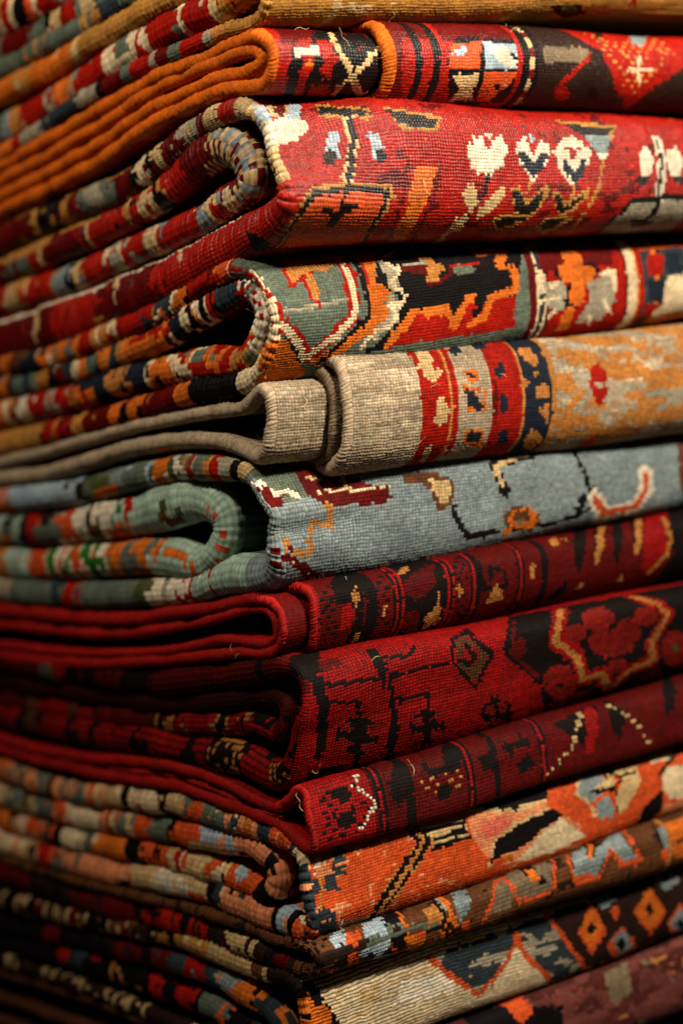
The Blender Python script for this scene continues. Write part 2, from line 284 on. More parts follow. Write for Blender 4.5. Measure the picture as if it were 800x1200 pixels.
    ('A','R',0.13,42,[286,30.3,287.3,34.3,289.3,38,291,42,292.7,45.3,294.3,49,295.7,52.7,297,56,298,59.7,298.3,64.7,298.3,69.7,298.7,74.3,298.7,79.7,298.7,85,298.7,90.3,298.3,96.3,298.3,102,298,108,298,113.7,297.7,120,297.7,125.7,297.7,131.3,297.7,137.3,298,142.7,298,148.3,298.3,153.7,298.7,159.3,298.7,165,299,170.7,299,176.7,299.3,183,299.3,189.7,299.3,190.3,299.3,191.3,299.3,192,309.7,182.3,315,180.3,320,179.3,324.7,179,329.3,178.7,334.3,179.7,339.7,182.7,351.7,195.7,362.7,206,365.3,206,372.7,206,380.3,206,388.3,206,393,203.7,393,196.7,393,189.7,393,182.7,393,176,393,169.7,393,163,393,157,392,150,390,142.7,388,135.3,385.7,128,383.3,120.7,381.3,113.7,379.7,107,378.7,100.7,378,94.7,378,89,377.3,83,377.7,77.7,377.3,72,376.7,66.3,376,60.7,374.7,54.7,373.7,49,372,43,371,37.3,369.7,31.3,368.3,24.7,367.7,16.7,358,13,352,10,349.3,6.7,353,2,341,3.3,323.3,4.7,319,5,315,10.3,310.3,15.3,305,18.3,298.3,22.3,286,29.7]),
    ('P','k',[359.3,9,352.7,11,351.3,14.7,356,22.3,358,16.7,362,14.3]),
    ('P','u',[284.7,22.7,284.7,27,286,30.3,287.3,32.7,298,29.7,303,26,302.3,22,302,18,295,19.7]),
    ('P','l',[293.7,14,295.7,19,303.3,17.3,301.3,4,298.3,9.3]),
    ('P','w',[302.3,4,304.3,15.7,301.7,22,300.7,27.3,307,29.3,311.3,25.7,312.3,21.7,313.7,17.3,312.7,5.3,308,5]),
    ('P','l',[287.3,32.7,296.7,31,303,27.3,302.7,23.3]),('P','d',[285.3,28.3,292.3,29.3,302.7,21.7,299,20.3]),
    ('P','d',[284.7,27.3,286.3,30.7,287.3,34.3,289,37.7,297,36.3,293,32.3,286.3,31.3]),
    ('P','t',[296.7,35.3,299,38.3,301.3,41.3,303,44.7,304.7,48,308.3,46.3,307.3,43,306,40,305,36.7,304,33.3]),
    ('P','k',[298.7,35.3,300.3,38.3,302,41,303.7,43.7,305,46.7,307.3,46.3,306.3,43,305,40,303.7,37,302.3,34]),
    ('P','t',[304.7,51.7,306,55.7,306.7,60.3,307.3,65.3,307.7,70.7,313.3,67.7,313.3,63.3,313,59,312.7,55,309,52.7]),
    ('P','k',[305.3,52,307,55.3,307.7,59.7,308.3,64,309,68.7,312.3,66.7,312,62.3,311.7,58,311,54.3,308.3,53]),
    ('L','u',3.1,[306,41,310.3,40.7,314.3,40.7,317,39.7,319.7,39,322.7,38,325.7,37,328.7,36]),
    ('L','k',1.6,[305.3,41.3,310,40.7,314.3,40.7,317,39.7,319.7,39,322.7,38.3,326.3,37,330,35.7]),
    ('P','l',[310,34,309.7,37.3,314.7,36.3,319.7,35.7,320,31.7,315,32.7]),('P','k',[317.3,31.7,316.7,35.7,321.7,34,322,30.3]),
    ('P','l',[312.3,44.7,313,47.7,316.3,47.7,319.7,48,320.7,45,316.3,44.7]),('P','k',[318.3,45.7,318.7,48.7,322.3,48.3,322,45.7]),
    ('P','R',[331.7,24.7,331.3,29.3,331,34,330.7,38.7,330.3,43,330.3,47.3,334.7,46.3,338,45.7,343,46,355,52,355.3,47.3,355.3,42.7,355,37.7,355.3,33,355.7,28,356,22.3,346,19,340,19,336,19.7,334,21.7]),
    ('L','t',2.5,[353.7,19,347,17,342.3,17,338.7,17.7,336.3,18.7,334.7,20.3,333.3,22,331.7,24.7,330.7,28.7,330,32.3,329,36,329,39,329.3,42.3,329.3,45.7,329.3,49,331.7,48.3,334,48,336.3,46.7,339.3,46,343.3,46,351.3,49.3]),
    ('L','k',1.3,[355.7,18.3,348.3,16.7,343.3,16.7,339.3,17.7,336.7,19,335,20.3,333.7,22,332.3,24.3,331.7,28.3,330.7,32,330,35.7,330,38.7,330,42,330,45.3,330,48.3,334,47.3,336.3,46.3,339.3,45.7,344,46.3,355,52]),
    ('L','k',1.2,[330,35.7,333,34,335.3,33.3]),('P','k',[335,26.7,334.7,31,334.3,35,333.7,39,335.7,38.3,336.7,33.7,341.3,34.3,341.3,31.3,336.3,30.3]),
    ('P','o',[322.7,58,322.7,62,322.7,66.3,326,64.7,329.3,63.3,332.7,62,337,60,342.7,60,358.3,68.3,357.3,62.7,344,54.7,339.3,54,336,54.7,332.7,55,329.3,55.7,326,57]),
    ('L','d',1.2,[322,55.7,324.7,55,327.7,54,330.7,53.3,333.7,53,336,52.3,339,52.3,342.7,53,350.3,57]),
    ('L','d',1.2,[321.7,67.7,324.7,66.3,327.7,65.3,330.7,64.7,333.7,64.3,336.3,62.7,339.3,62,343.7,62.7,354.7,69.7]),
    ('P','w',[316.7,77.7,313.7,82,312.7,85,314,88,312.7,92.3,315.7,94.3,321,92.3,323.3,89,325.7,85.7,324,82.7,322.7,79.3,319.7,78.3]),
    ('P','r',[312,84,315,85,317.7,86.7,312,90]),('P','w',[312,86,314.7,87,311.7,89.3]),
    ('L','k',1.2,[324.7,85.3,327.3,84.7,329.7,84.3,331.7,82.3,333.3,80.7,336,79,339,78]),('P','u',[330,75,327,79.7,330,80.7,333,81.7,336,78.7,333,76.3]),
    ('P','u',[334,82,331.7,85.3,329.3,88.7,327,92.3,331,91.7,333.3,89,336,86.7,337.7,82]),('P','u',[347,75,338.3,73.7,336.7,78.7,342,79.3,344,76.7]),
    ('P','u',[365.3,84,351.7,77,343,73.3,359,87]),
    ('P','w',[315.7,96.3,312,101.7,313,104.7,313.3,108.7,315,112.3,320.3,109.3,323,106.3,325.7,103.3,321.7,99,318.7,97.7]),
    ('P','n',[316.7,97.7,317,101,320.7,104,316.7,108,316.7,110.7,322,107.3,325.3,103.3,321.7,99.7]),('P','r',[313,102,318,104.3,313.3,108]),
    ('P','l',[311.3,103.7,311,106.7,314.7,104.7]),('L','O',1.2,[325.3,102.7,329,101,332.7,99.3,335.3,98.7,338.7,98.7]),
    ('P','t',[328.3,94.3,327,98,332,99.3,330.3,104,326.7,109,329,109.7,331.7,107.7,334.7,106,337.7,101,335.3,96,331.7,95]),
    ('P','k',[329.3,95,328.3,97.3,333,100,330.7,104,328.3,108,331.3,106.7,334.3,105.3,337,100,334.7,96.3]),
    ('P','t',[337.7,88.7,335.7,92.7,336,98.3,336.3,104,339.7,100,341,96.3,342.7,93.3]),('P','k',[338.3,90.3,337,93.7,337,101.3,339.7,98,341,92.7]),
    ('P','w',[316.7,113.3,312.7,116.7,311.3,121.3,313.3,124.7,316.7,128,322,126,325,123,328,120,325.7,117.3,323,114.7,320,114]),
    ('P','n',[318.3,115.3,319.7,118,323.7,120.3,318.7,124.3,319.3,126.3,323.3,124.7,327,120,323,116.3]),('P','r',[315,118,320,120,315,124.3]),
    ('P','w',[312.7,120.7,316.7,121,312.7,123.7]),('L','O',1.2,[327,120,330,119,333.3,118.3,335.7,117.3,338,116.7]),
    ('P','t',[329.3,111,328,113.7,332.7,116,330.3,121.3,327.7,126.3,331,125.7,333.3,123,335.7,120.3,337.3,115.3,334.3,112.3]),
    ('P','k',[330.3,111.7,329.3,113.3,334,116.3,331.7,120.7,329.3,125,332,122.3,334.7,120,336,115.7,334.3,113]),
    ('P','t',[340.7,108.3,336.7,110.3,336.7,116,337,121.7,340.3,119.3,342.7,116.7,347,115.7]),
    ('P','k',[340.7,109.7,337.7,111.3,338,118.7,340.7,116,343.7,113]),
    ('P','t',[305.3,117.7,305.7,122.3,306,127.3,306.3,132,306.7,137,307.3,141.7,312.7,137.7,312.3,133,312,128.7,310,124.7,307.7,121]),
    ('P','k',[306.7,120,307.3,124.7,307.7,129.3,308,134,308.3,139,311.3,136.7,311.3,131.7,311.3,126.7,309.3,123]),
    ('P','b',[311.3,126,311.3,131.7,311.3,137.3,317.3,134.3,316.7,129.7]),('P','w',[316.7,129,316.7,135.3,320,132.7]),
    ('L','t',1.2,[319.3,132.7,322.7,131.7,326,130.7,328.7,129.3,331.3,128,333.7,127,336.7,124.7,340.3,124,347,126.3]),
    ('P','w',[316.7,148.3,314.7,151.7,318.3,154,324.7,152.7,324.7,148,320.7,148]),
    ('P','w',[316.3,160.3,314.3,164.7,318.7,166.7,324.7,166.3,324.7,160.7,320.7,160.3]),('P','k',[324.7,146,325.3,151.7,328,149.3,327.3,145]),
    ('P','k',[324.7,161.7,324.7,167,327.7,166.7,327.3,163]),('L','w',4,[313,156.7,316,157,319,157.7,322.3,157,325.7,156.7,329,156.3,332.3,156.3]),
    ('L','k',1.3,[313,156.7,316.7,156.7,320,157.3,323.3,156.7,326.3,156,329.3,155.7,332.3,155.7]),
    ('P','e',[334,144,333.7,150,333.7,156.3,333.3,162.3,333,168.7,340.7,170.3,345.7,171.7,357.3,181,358,174.3,359.7,169,359.3,161.7,358.3,154.3,356.3,146.3,343.7,138,339.3,138.7,336.7,141]),
    ('L','k',1.8,[332,167,332,162.3,332.3,158,332.7,153.3,332.7,149,332.7,144.7,335.3,142.3,338,140.7,340.3,139.3,343,138.7,348.3,140.7]),
    ('L','k',2.3,[333.7,156,339,155.3,341,153,343.3,151.3]),('P','k',[340,146.3,340.3,152.3,340.7,158,345,158.3,344.7,151]),],},
  {'part':'inner_fold','u0':0.001,'ks':0.00145,'ku':0.0022,'ulen':0.5,'base':'d','back':'d','tilt':(0.01043,-0.157,0.17711),'wob':2.3,'design':0,'recede':0.035,'nface':0,'ctrl':[(0.44259,0.15883,0.01996),(0.34762,0.16534,0.01868),(0.27718,0.17098,0.01773),(0.21378,0.17451,0.01687),(0.15608,0.17871,0.0161),(0.11281,0.18836,0.01662),(0.09014,0.19498,0.02008),(0.06749,0.20072,0.0218),(0.04812,0.20111,0.02194),(0.03557,0.19343,0.0217),(0.02785,0.18394,0.0195),(0.02592,0.17773,0.0164),(0.03694,0.17302,0.01554),(0.05155,0.17056,0.0147),(0.06689,0.16525,0.01491),(0.08905,0.16304,0.01521),(0.12659,0.15963,0.01572),(0.17571,0.15551,0.01638),(0.23559,0.14902,0.01719),(0.35077,0.14547,0.01873),(0.44583,0.14008,0.02001)],
   'motifs':[
    ('B','d',0,86.5),('B','g',87,99.5),('B','r',100,108),('B','u',108.5,112.5),('B','d',113,157),('B','u',157.5,161),('B','r',161.5,196),
    ('B','t',196.5,199.5),('B','k',200,203),('B','r',203.5,209.5),('B','u',210,218.5),('B','k',219,223.5),('B','O',224,226.5),('B','r',227,244.5),
    ('B','d',262,278.5),('B','c',279,279.5),('B','d',280,282),('B','b',282.5,284),('B','e',284.5,297.5),('B','r',519,589),('B','u',502.5,518.5),
    ('B','O',496,502),('B','r',468,495.5),('B','t',462.5,467.5),('B','b',449,462),('B','k',442,448.5),('B','u',437,441.5),('B','O',433.5,436.5),
    ('B','r',414,433),('B','c',408.5,413.5),('B','e',397,408),('B','r',376.5,396.5),('B','e',371.5,376),('B','u',364.5,371),('B','b',360.5,364),
    ('B','r',335,360),('B','u',329.5,334.5),('B','b',323.5,329),('B','u',319.5,323),('B','r',313,319),('B','d',309,312.5),('B','c',307,308.5),
    ('P','b',[263,5.7,270.5,5.7,276.5,6,278,10.7,285.5,6.7,290.5,6.7,294,8.7,296.5,10.7,297.5,10.7,298.5,10.7,300,10.7,303,10.7,306,6.3,303,3.7,305,1.7,271.5,1,274,2.7,270,4]),
    ('Q','d',[262,5.7,268.5,6,276.5,6,278,10.7,282.5,10.7,285.5,10.7,289,10.7,292.5,10.7,296,10.7,297.5,10.7,298.5,10.7,299.5,10.7,300.5,10.7,304.5,10.7,309,8,312.5,5.7,314,3,252,-2,257,1.3,262.5,2.7,263.5,4.3]),
    ('N','u',[262,5.7,267.5,6,276,5.7,278,7.3,281,10.7,285.5,10.3,291.5,7,295.5,7.7,297,9.7,298.5,10.7,300,10.7,303.5,10.7,308,7.3,312.5,5.7,314,3,252,-2,257,1.3,262.5,2.7,263.5,4.3]),
    ('P','d',[315,1.3,301.5,1.7,298.5,3.7,315,1.3]),('L','t',1.8,[34.5,6.3,51,6,65.5,5.7,81.5,5,94,4.7,103.5,4.7,110.5,5,123.5,4.7]),
    ('L','t',1.8,[132.5,6,142.5,6,152.5,6,159.5,6.3,171,6]),],},
 ]),
 dict(name='folded_rug', label='grey green and orange rug with white zigzag and black medallion, under the red tulip rug', group='folded rugs in the stack', sheets=[
  {'part':'outer_fold','u0':0,'ks':0.0015,'ku':0.0019,'face':(9,21),'ulen':0.5,'weave':(0.36,0.34,0.5),'base':'g','back':'d','tilt':(0.02806,-0.22461,0.09753),'wob':3.0,'round':(11,19,0.6),'design':183,'nface':226,'ctrl':[(0.45133,0.09389,0.01581),(0.3555,0.10107,0.01479),(0.30587,0.09956,0.01427),(0.26297,0.10174,0.01381),(0.21876,0.1062,0.01335),(0.18531,0.111,0.01299),(0.14957,0.11316,0.01261),(0.12276,0.11733,0.01233),(0.10201,0.12178,0.01211),(0.07906,0.12673,0.01186),(0.05526,0.13083,0.01055),(0.03977,0.13236,0.00743),(0.0244,0.1288,0.00641),(0.01404,0.12178,0.0059),(0.00583,0.11194,0.00585),(0.00183,0.10261,0.00584),(0.00453,0.09252,0.0063),(0.01233,0.08182,0.00726),(0.02333,0.07433,0.00925),(0.03947,0.07019,0.01148),(0.09856,0.06761,0.0121),(0.14203,0.06269,0.01256),(0.20414,0.05636,0.01322),(0.27687,0.05058,0.01399),(0.36451,0.04423,0.01492),(0.46119,0.03692,0.01595)],
   'motifs':[
    ('B','k',0,64),('B','o',64.5,78),('B','d',78.5,83),('B','B',83.5,94),('B','n',94.5,115),('B','c',115.5,119.5),('B','o',120,134.5),('B','g',135,141),
    ('B','o',141.5,145.5),('B','r',146,159),('B','O',159.5,173),('B','k',173.5,174.5),('B','c',175,182.5),('B','r',183,189.5),('B','r',190,212.5),
    ('B','o',213,214.5),('B','i',215,228.5),('B','c',229,232.5),('B','o',233,240),('B','k',240.5,242.5),('B','d',243,263),('B','o',263.3,266.3),
    ('B','R',266.7,273),('B','c',273.3,275.7),('B','r',276,276.7),('B','c',287,346.7),('B','O',554,628),('B','t',517.5,553.5),('B','k',514.5,517),
    ('B','r',495.5,514),('B','k',484.5,495),('B','O',477,484),('B','d',447.5,476.5),('B','o',439.5,447),('B','k',434,439),('B','o',421,433.5),
    ('B','d',393.3,420.5),('B','o',381.7,393),('B','k',347,381.3),('L','r',2,[243,4.7,251,4,257.7,3.7,266,2.7]),
    ('L','r',1.4,[278,3.3,283.7,2.7,289,3.3,293.7,3,298.7,4,302.7,5.3,307,5.3,310.3,6,312.7,6,315,6.7]),
    ('P','g',[280.3,5,289.7,5.3,298,5.3,304.7,6.7,309.3,6.3,313,7.3,316.3,12.7,315.3,17.3,314.3,22.3,313.3,27,312.3,32,308.7,31.7,304.3,32,299.7,32.7,294.7,34,284,40,282.7,36,280.7,32.3,277.7,29,277,24.3,275.3,20.3,275.3,15,275.3,11.7]),
    ('P','O',[275.3,23.7,277.3,27.7,280.3,31,292.3,28.3,296.7,27.7,294.7,23.3,297.3,18.7,301.3,15,298,14.3,291.3,15.3]),
    ('L','r',1.2,[275.3,23.7,292.3,15,297,14.3,301,14,298,18.3,295.7,23]),('P','O',[296,20.3,295.7,23.3,303,22.7,308.7,22,307.3,20,302,20]),
    ('L','r',1.2,[296.7,20,302,19.7,306.7,19.7,309.3,21.3]),('P','O',[281,33,282.7,36.7,296,30,296,27.7,290.3,29]),
    ('L','e',1.2,[309.7,7.7,309.3,11,309.3,14.3,309,17.7,308.7,21,308.3,25,307.7,29,307.3,33]),
    ('P','o',[320,2,317,5,320,12.3,323.7,15,327.7,18,335.3,22.3,337.3,19,339,15.3,341,11.7,343.3,7.7,334.3,5,329.3,3.7,325,2]),
    ('P','k',[314,6,316,11,321,15.3,326.3,19.7,327.7,17.3,323.7,14.3,319.7,11]),
    ('L','r',4.2,[282.3,36.3,286.7,35.7,293.7,33.7,297.3,34,301,33.7,304.3,33.3,307.3,33.7,310,33.3,312.7,33,314.3,31,316,28.7,318,27,320,25,322,23,324,21.3,326.3,19.7]),
    ('L','r',3.9,[309,2.3,312,5.7,314.3,8.7,316.3,11.7,318.3,14.3,322.3,16.7,326.3,19.3]),
    ('L','c',2.3,[282.3,36,283,37.7,292.7,34,296.7,34.3,300.3,34,303.7,34,306.7,34.3,309.3,34.3,312,34.3,314.3,31.7,316.3,29.3,318.7,27,321,24.3,323.3,22,325.7,19.7]),
    ('L','c',2.7,[304.7,5,308,4.7,310.7,4.3,312.7,7,314.7,9.3,318.3,13.3,322,15.7,326.3,18.7]),('L','r',1.2,[305.3,7,309.3,7,312.7,8]),
    ('P','o',[284,40.3,285,43.7,285.7,47,286,51,293.7,45.3,299.3,42.3,303,43.3,305.7,48.3,309.7,44,312.3,47.7,315.7,42.7,317.7,39.7,319.7,37,322,33.7,324.7,31,327.3,27.3,330.3,24,328,21,325,23.3,322.3,26.3,320,29.3,318,32.3,316,35.3,314,38.3,309.3,38.3,305,38.7,300.3,38.3,295.3,38.7,288,40.3]),
    ('L','k',1.5,[284.3,41,292,38,296.3,37.7,299.7,38.3,302.7,38,305.3,38,308,38.3,310.7,38.3,313.3,38.3,315,36,317,33.7,318.7,31.7,320.7,29.7,323,27.3,325.7,25.7,328.7,24]),
    ('L','r',1.2,[290.3,41.7,295.7,39.7,299,39.3,302,39.3]),
    ('P','k',[286,51,285.7,56,285.3,61.3,285.3,66.7,285,72,285,77.3,285.3,82.7,285.3,88,285.7,93.3,286,98.7,286.3,104,288,108.3,297.7,100.7,302.3,98.3,306.7,97,310.7,96,315,94.3,319.3,92.7,323.7,91.7,323.3,86,323.3,80.3,323.3,75,323,69.7,323,64.3,323,59.3,323,54.3,323.3,49.7,323.7,45,324.3,41,325.3,37.3,322.7,40.3,319.7,43.7,317.3,47.3,312.7,48.3,307.7,49,305,45.7,302.3,42,298,43.3,291.3,47]),
    ('L','e',3.8,[294.3,46.3,297.3,46.7,300,47.7,304.3,48.3]),('L','e',3.4,[308.7,46.7,311.3,47,314,47.7,316.3,44,319,41]),
    ('L','c',1.5,[286,49,286,53.3,288.7,55.7,295.3,47,297.3,48.7,299,51,301.3,49,304,47.3,305.7,49.7,307.7,52.3,309.7,51.3,310,48.7,310.3,46,314.3,48.7,317,45.7,317.3,43,317.7,40.3,320.3,38.3,323,36.7]),
    ('P','O',[292.3,60.7,294.3,65.3,297.3,65,299.3,68.7,302.7,65.3,304.7,62.7,303.7,59.7,299.7,60]),
    ('P','d',[297,51,296.7,56.7,296.7,62,301.7,61,300.7,56.3,299.7,52]),('L','e',1.2,[297.7,51.3,297.3,54.7,297.3,57.7,297,61.3]),
    ('L','d',1.6,[305,61.3,303.3,67,300.7,71.7]),('P','g',[298.7,71,299.7,76,300.7,81.3,303.3,78,302.3,70.7]),
    ('L','r',1.2,[299.3,70.7,299.3,74.3,299.3,78,299.3,81.7]),
    ('P','r',[323.7,45,320.3,48,317,51.3,313.7,55,313.7,61,313.7,67.3,317,69,320.3,70.7,316,73,311.7,75.7,312,80.3,312.3,85.3,312.7,90.3,313,95.3,318.3,94.3,324,94.7,324,88.7,323.7,82.7,323.7,77,323.3,71.3,323.3,65.7,323.3,60.3,323.3,55,323.3,50]),
    ('L','o',2.5,[323,45,320.3,47,318,49.3,315.7,51.7,313,54.3,313.3,58.3,313.3,62.3,313.3,66.7,316.7,68.3,320,70,317.3,71.3,314.3,73,311.7,75,311.7,80.3]),
    ('L','o',3,[285.3,85.3,293.3,82,296,83.3,295.7,87.3,295.7,91,295.7,95,298.3,91.7,300.7,89,302.3,92.7,304,96,307,95.7,310,95.3,311,91.7,311.7,88,312.3,84.7,315.3,83,318.3,81.7,320,76.3]),
    ('P','k',[306,80.3,305.3,86.7,305,93,308.7,92.7,309.7,88,311,83.3,314.7,81.3,318,79.3,317.7,76.7,311.7,78.3]),('U','d',101.4,103.6),
    ('U','c',103.6,105.5),('U','i',105.5,106.6),('U','c',106.6,108.4),('U','k',108.4,109.5),('U','r',109.5,142.8),
    ('P','d',[286.7,115.7,287,121,287,126.7,287,132.3,286.7,138.7,286.7,144.3,286.3,150.7,297.3,140.7,304,137.7,304.3,131,304.7,124.7,305,118,305.3,111.7,305.3,105.3,301,106,296.3,108]),
    ('P','e',[308.7,106.3,309,111.3,309.3,116,314.3,117.3,319.3,119,320.7,112.3,316.7,106.7,312.7,106.7]),
    ('L','c',1.7,[304.7,106.3,308.7,106,312.3,106.3,311,109.7,309.7,113]),('L','c',1.3,[315.3,105.3,315.7,109.3,315.7,113.7]),
    ('L','c',1.5,[322.7,109,319.3,112]),
    ('P','e',[310.7,126.3,308.7,131.7,306.7,137.3,312,137.7,317.7,138.3,321.3,135.7,325.7,134,326,128,326.3,122,321.7,124,317.3,127]),
    ('L','c',1.5,[307.7,131,307,134.7,306.7,138,310.3,138,314.3,138.3]),('L','c',1.6,[318,133.7,323.7,137]),('L','c',1.6,[327.3,129.3,323.3,127.7]),
    ('L','e',1.7,[290.3,116.7,296,118.3]),('L','k',6.7,[299.3,121,303,120.7,306.3,120.7,309.7,121.3,314,120.3,318,119.3]),
    ('L','k',5.1,[306,115,306,119.7,306,124.3,306,129]),
    ('P','o',[297.7,117.3,297.3,123.3,300.3,125,304,125,304.7,130,309.7,129.3,310.7,125,315.3,124.7,319,122.7,318,118,314,118.3,310.3,119,308,114,303.3,114,302.7,117]),
    ('P','o',[328.3,114.3,323.3,115,319,117.3,319.3,121,323.3,120,327.7,120]),('U','d',142.8,144.3),('U','c',144.3,147.7),('U','o',147.7,149.3),
    ('U','r',149.3,150.8),('U','i',150.8,154.3),('U','i',154.3,155.9),('U','o',155.9,157.8),('U','k',157.8,159),('U','i',159,192.5),
    ('P','r',[301.3,153.7,301.3,161.3,305.7,160.3,310,160,310,153,305.7,153]),
    ('P','n',[300.7,162.3,300.7,168.7,305.3,168.3,309.7,168.7,310.3,162.3,305.7,162]),
    ('P','n',[311.3,153,312.3,160.7,316.7,159.7,321,159.3,320,153,315.7,152.7]),
    ('P','c',[311.3,162.3,310.7,167,310.3,171.7,315.7,171.7,321.3,172,327.7,174.7,337,182.7,337,175.3,337.3,168.7,335.3,159.7,326.7,157,322.3,159.7,316.7,160.3]),
    ('P','r',[321.3,152.3,322.3,158.7,327.3,157,327.3,152.3]),
    ('P','R',[297,151.3,296.7,157.3,296.7,163,297,169,297,175,299.7,173.7,299.3,168,299.3,162.3,299,157,299,151.3]),
    ('P','O',[328.7,158,328.3,165,328.3,172.7,337,180,337,173.7,337.3,167.7,337.7,161.7]),],},
  {'part':'inner_fold','u0':0.001,'ks':0.0015,'ku':0.002,'ulen':0.5,'base':'g','back':'d','tilt':(0.02806,-0.22461,0.09753),'wob':3.3,'design':0,'recede':0.035,'nface':0,'ctrl':[(0.45602,0.08126,0.01876),(0.35301,0.08472,0.01747),(0.31442,0.08497,0.01699),(0.26706,0.08797,0.0164),(0.22529,0.09091,0.01587),(0.18364,0.09509,0.01535),(0.15315,0.09963,0.01497),(0.11788,0.10494,0.01564),(0.10035,0.1089,0.0154),(0.07554,0.11441,0.01614),(0.05184,0.11923,0.0158),(0.03379,0.12111,0.01139),(0.02141,0.11528,0.01024),(0.01646,0.10572,0.0102),(0.02098,0.09518,0.01128),(0.03138,0.08679,0.01243),(0.04879,0.08148,0.01473),(0.0745,0.08221,0.01831),(0.10052,0.08243,0.01653),(0.13105,0.08134,0.01584),(0.18345,0.07928,0.01654),(0.2276,0.07415,0.01714),(0.28266,0.07068,0.01788),(0.32671,0.06859,0.01847),(0.36327,0.06655,0.01897),(0.45934,0.06205,0.02026)],
   'motifs':[
    ('B','k',0,64.5),('B','o',65,76),('B','k',76.5,79.5),('B','g',80,89.5),('B','i',90,95.5),('B','g',96,104),('B','O',104.5,116.5),('B','k',117,127),
    ('B','d',127.5,133.5),('B','i',134,141),('B','c',141.5,145.5),('B','o',146,155),('B','g',155.5,163),('B','o',163.5,176.5),('B','i',177,184),
    ('B','O',184.5,193),('B','o',193.5,200),('B','o',200.5,228.5),('B','n',229,241),('B','c',241.5,244),('B','k',244.5,247),('B','o',247.5,251.5),
    ('B','k',252,255),('B','c',255.5,261),('B','k',261.5,264.5),('B','r',265,267),('B','i',267.5,283.5),('B','o',324,346.5),('B','r',284,323.5),
    ('B','g',285,320),('B','w',290.5,312.5),('B','o',532,603),('B','c',525.5,531.5),('B','O',523.5,525),('B','d',521,523),('B','w',506.5,520.5),
    ('B','r',484.5,506),('B','e',476.5,484),('B','r',462,476),('B','O',455.5,461.5),('B','o',438.5,455),('B','n',424,438),('B','O',410,423.5),
    ('B','n',397.5,409.5),('B','c',391,397),('B','o',370,390.5),('B','c',367.5,369.5),('B','k',363,367),('B','r',359,362.5),('B','g',347,358.5),
    ('P','r',[192.5,5.3,203.5,5,217,4.7,229,4.3,229,3.3,220,3.7,210,3.7,200.5,3.7]),('L','c',2.2,[247.5,6,252.5,3.7,252,2.3,253.5,0.7,254.5,-2]),
    ('L','r',1.8,[261,4.3,261,1.7,262.5,0.3,264.5,-2]),('P','i',[264.5,4.7,272,4.7,280,5,280,2.7,274,1,266,1.3]),
    ('P','n',[463,1.3,452,0.7,433,1.3,424,3.3,433.5,3.3,446.5,3.3]),('L','c',2.8,[377.5,0.3,365,2.7,360,3.7,355,4.3,351,5,346.5,5.7]),
    ('L','r',1.5,[370,0.7,359,2.7,355.5,3.7,350.5,4,345,4.3,340,5]),('P','r',[346,1.3,340,-2,335,0.7,338.5,2]),
    ('P','O',[332,3,334.5,-2,313,2,310.5,3.7,319,4.3,329.5,4.7]),('L','r',2.4,[333.5,4,329.5,2.7,334.5,-2,315.5,2,310,2]),
    ('N','r',[277.5,5,290,5,294.5,5,298.5,5.3,302.5,4.3,271,-2,273.5,-0.5,280,2.3]),],},
 ]),
 dict(name='folded_rug', label='beige rug with plain tan end and red border stripes, resting on the grey blue rug', group='folded rugs in the stack', sheets=[
  {'part':'inner_fold','u0':0,'ks':0.0016,'ku':0.0021000000000000003,'face':(9,17),'ulen':0.5,'weave':(0.36,0.36,0.6),'base':'y','back':'T','cord':'y','bind':1,'tilt':(0.01176,0.01969,0.05085),'wob':4.0,'bulge':1.1,'design':22,'nface':22,'ctrl':[(0.46433,0.01879,0.00779),(0.36642,0.03214,0.00728),(0.29467,0.03789,0.00691),(0.22964,0.04472,0.00657),(0.18552,0.04879,0.00635),(0.14336,0.05203,0.00613),(0.11722,0.05359,0.00599),(0.08739,0.05489,0.00584),(0.06368,0.05584,0.00572),(0.04276,0.05636,0.00561),(0.03163,0.06143,0.00602),(0.01999,0.06544,0.00641),(0.01185,0.06229,0.00636),(0.01107,0.05363,0.00636),(0.013,0.04325,0.00683),(0.01647,0.03422,0.00731),(0.02633,0.02984,0.00784),(0.04342,0.03392,0.00796),(0.0656,0.03872,0.00765),(0.08907,0.04032,0.00781),(0.11878,0.04064,0.00801),(0.17231,0.03789,0.00838),(0.23152,0.03104,0.00878),(0.2968,0.02349,0.00923),(0.36825,0.02061,0.00972),(0.46467,0.01684,0.01039)],
   'motifs':[
    ('S','I',0.3,0,14,1.3),],},
  {'part':'inner_wrapping_fold','u0':0.03575,'ks':0.0016,'ku':0.0021000000000000003,'face':(2,9),'ulen':0.5,'weave':(0.36,0.36,0.6),'base':'T','back':'T','cord':'T','bind':1,'tilt':(0.01176,0.01969,0.05085),'wob':4.3,'design':5,'nface':5,'ctrl':[(0.08222,0.07014,0.00594),(0.06018,0.07185,0.00631),(0.04241,0.07369,0.00621),(0.02116,0.07383,0.00609),(0.01086,0.06949,0.00604),(0.00468,0.05759,0.00601),(0.0043,0.04464,0.00601),(0.00975,0.02995,0.00604),(0.02185,0.02409,0.00564),(0.0428,0.02682,0.00575),(0.069,0.03024,0.00588)],
   'motifs':[
    ],},
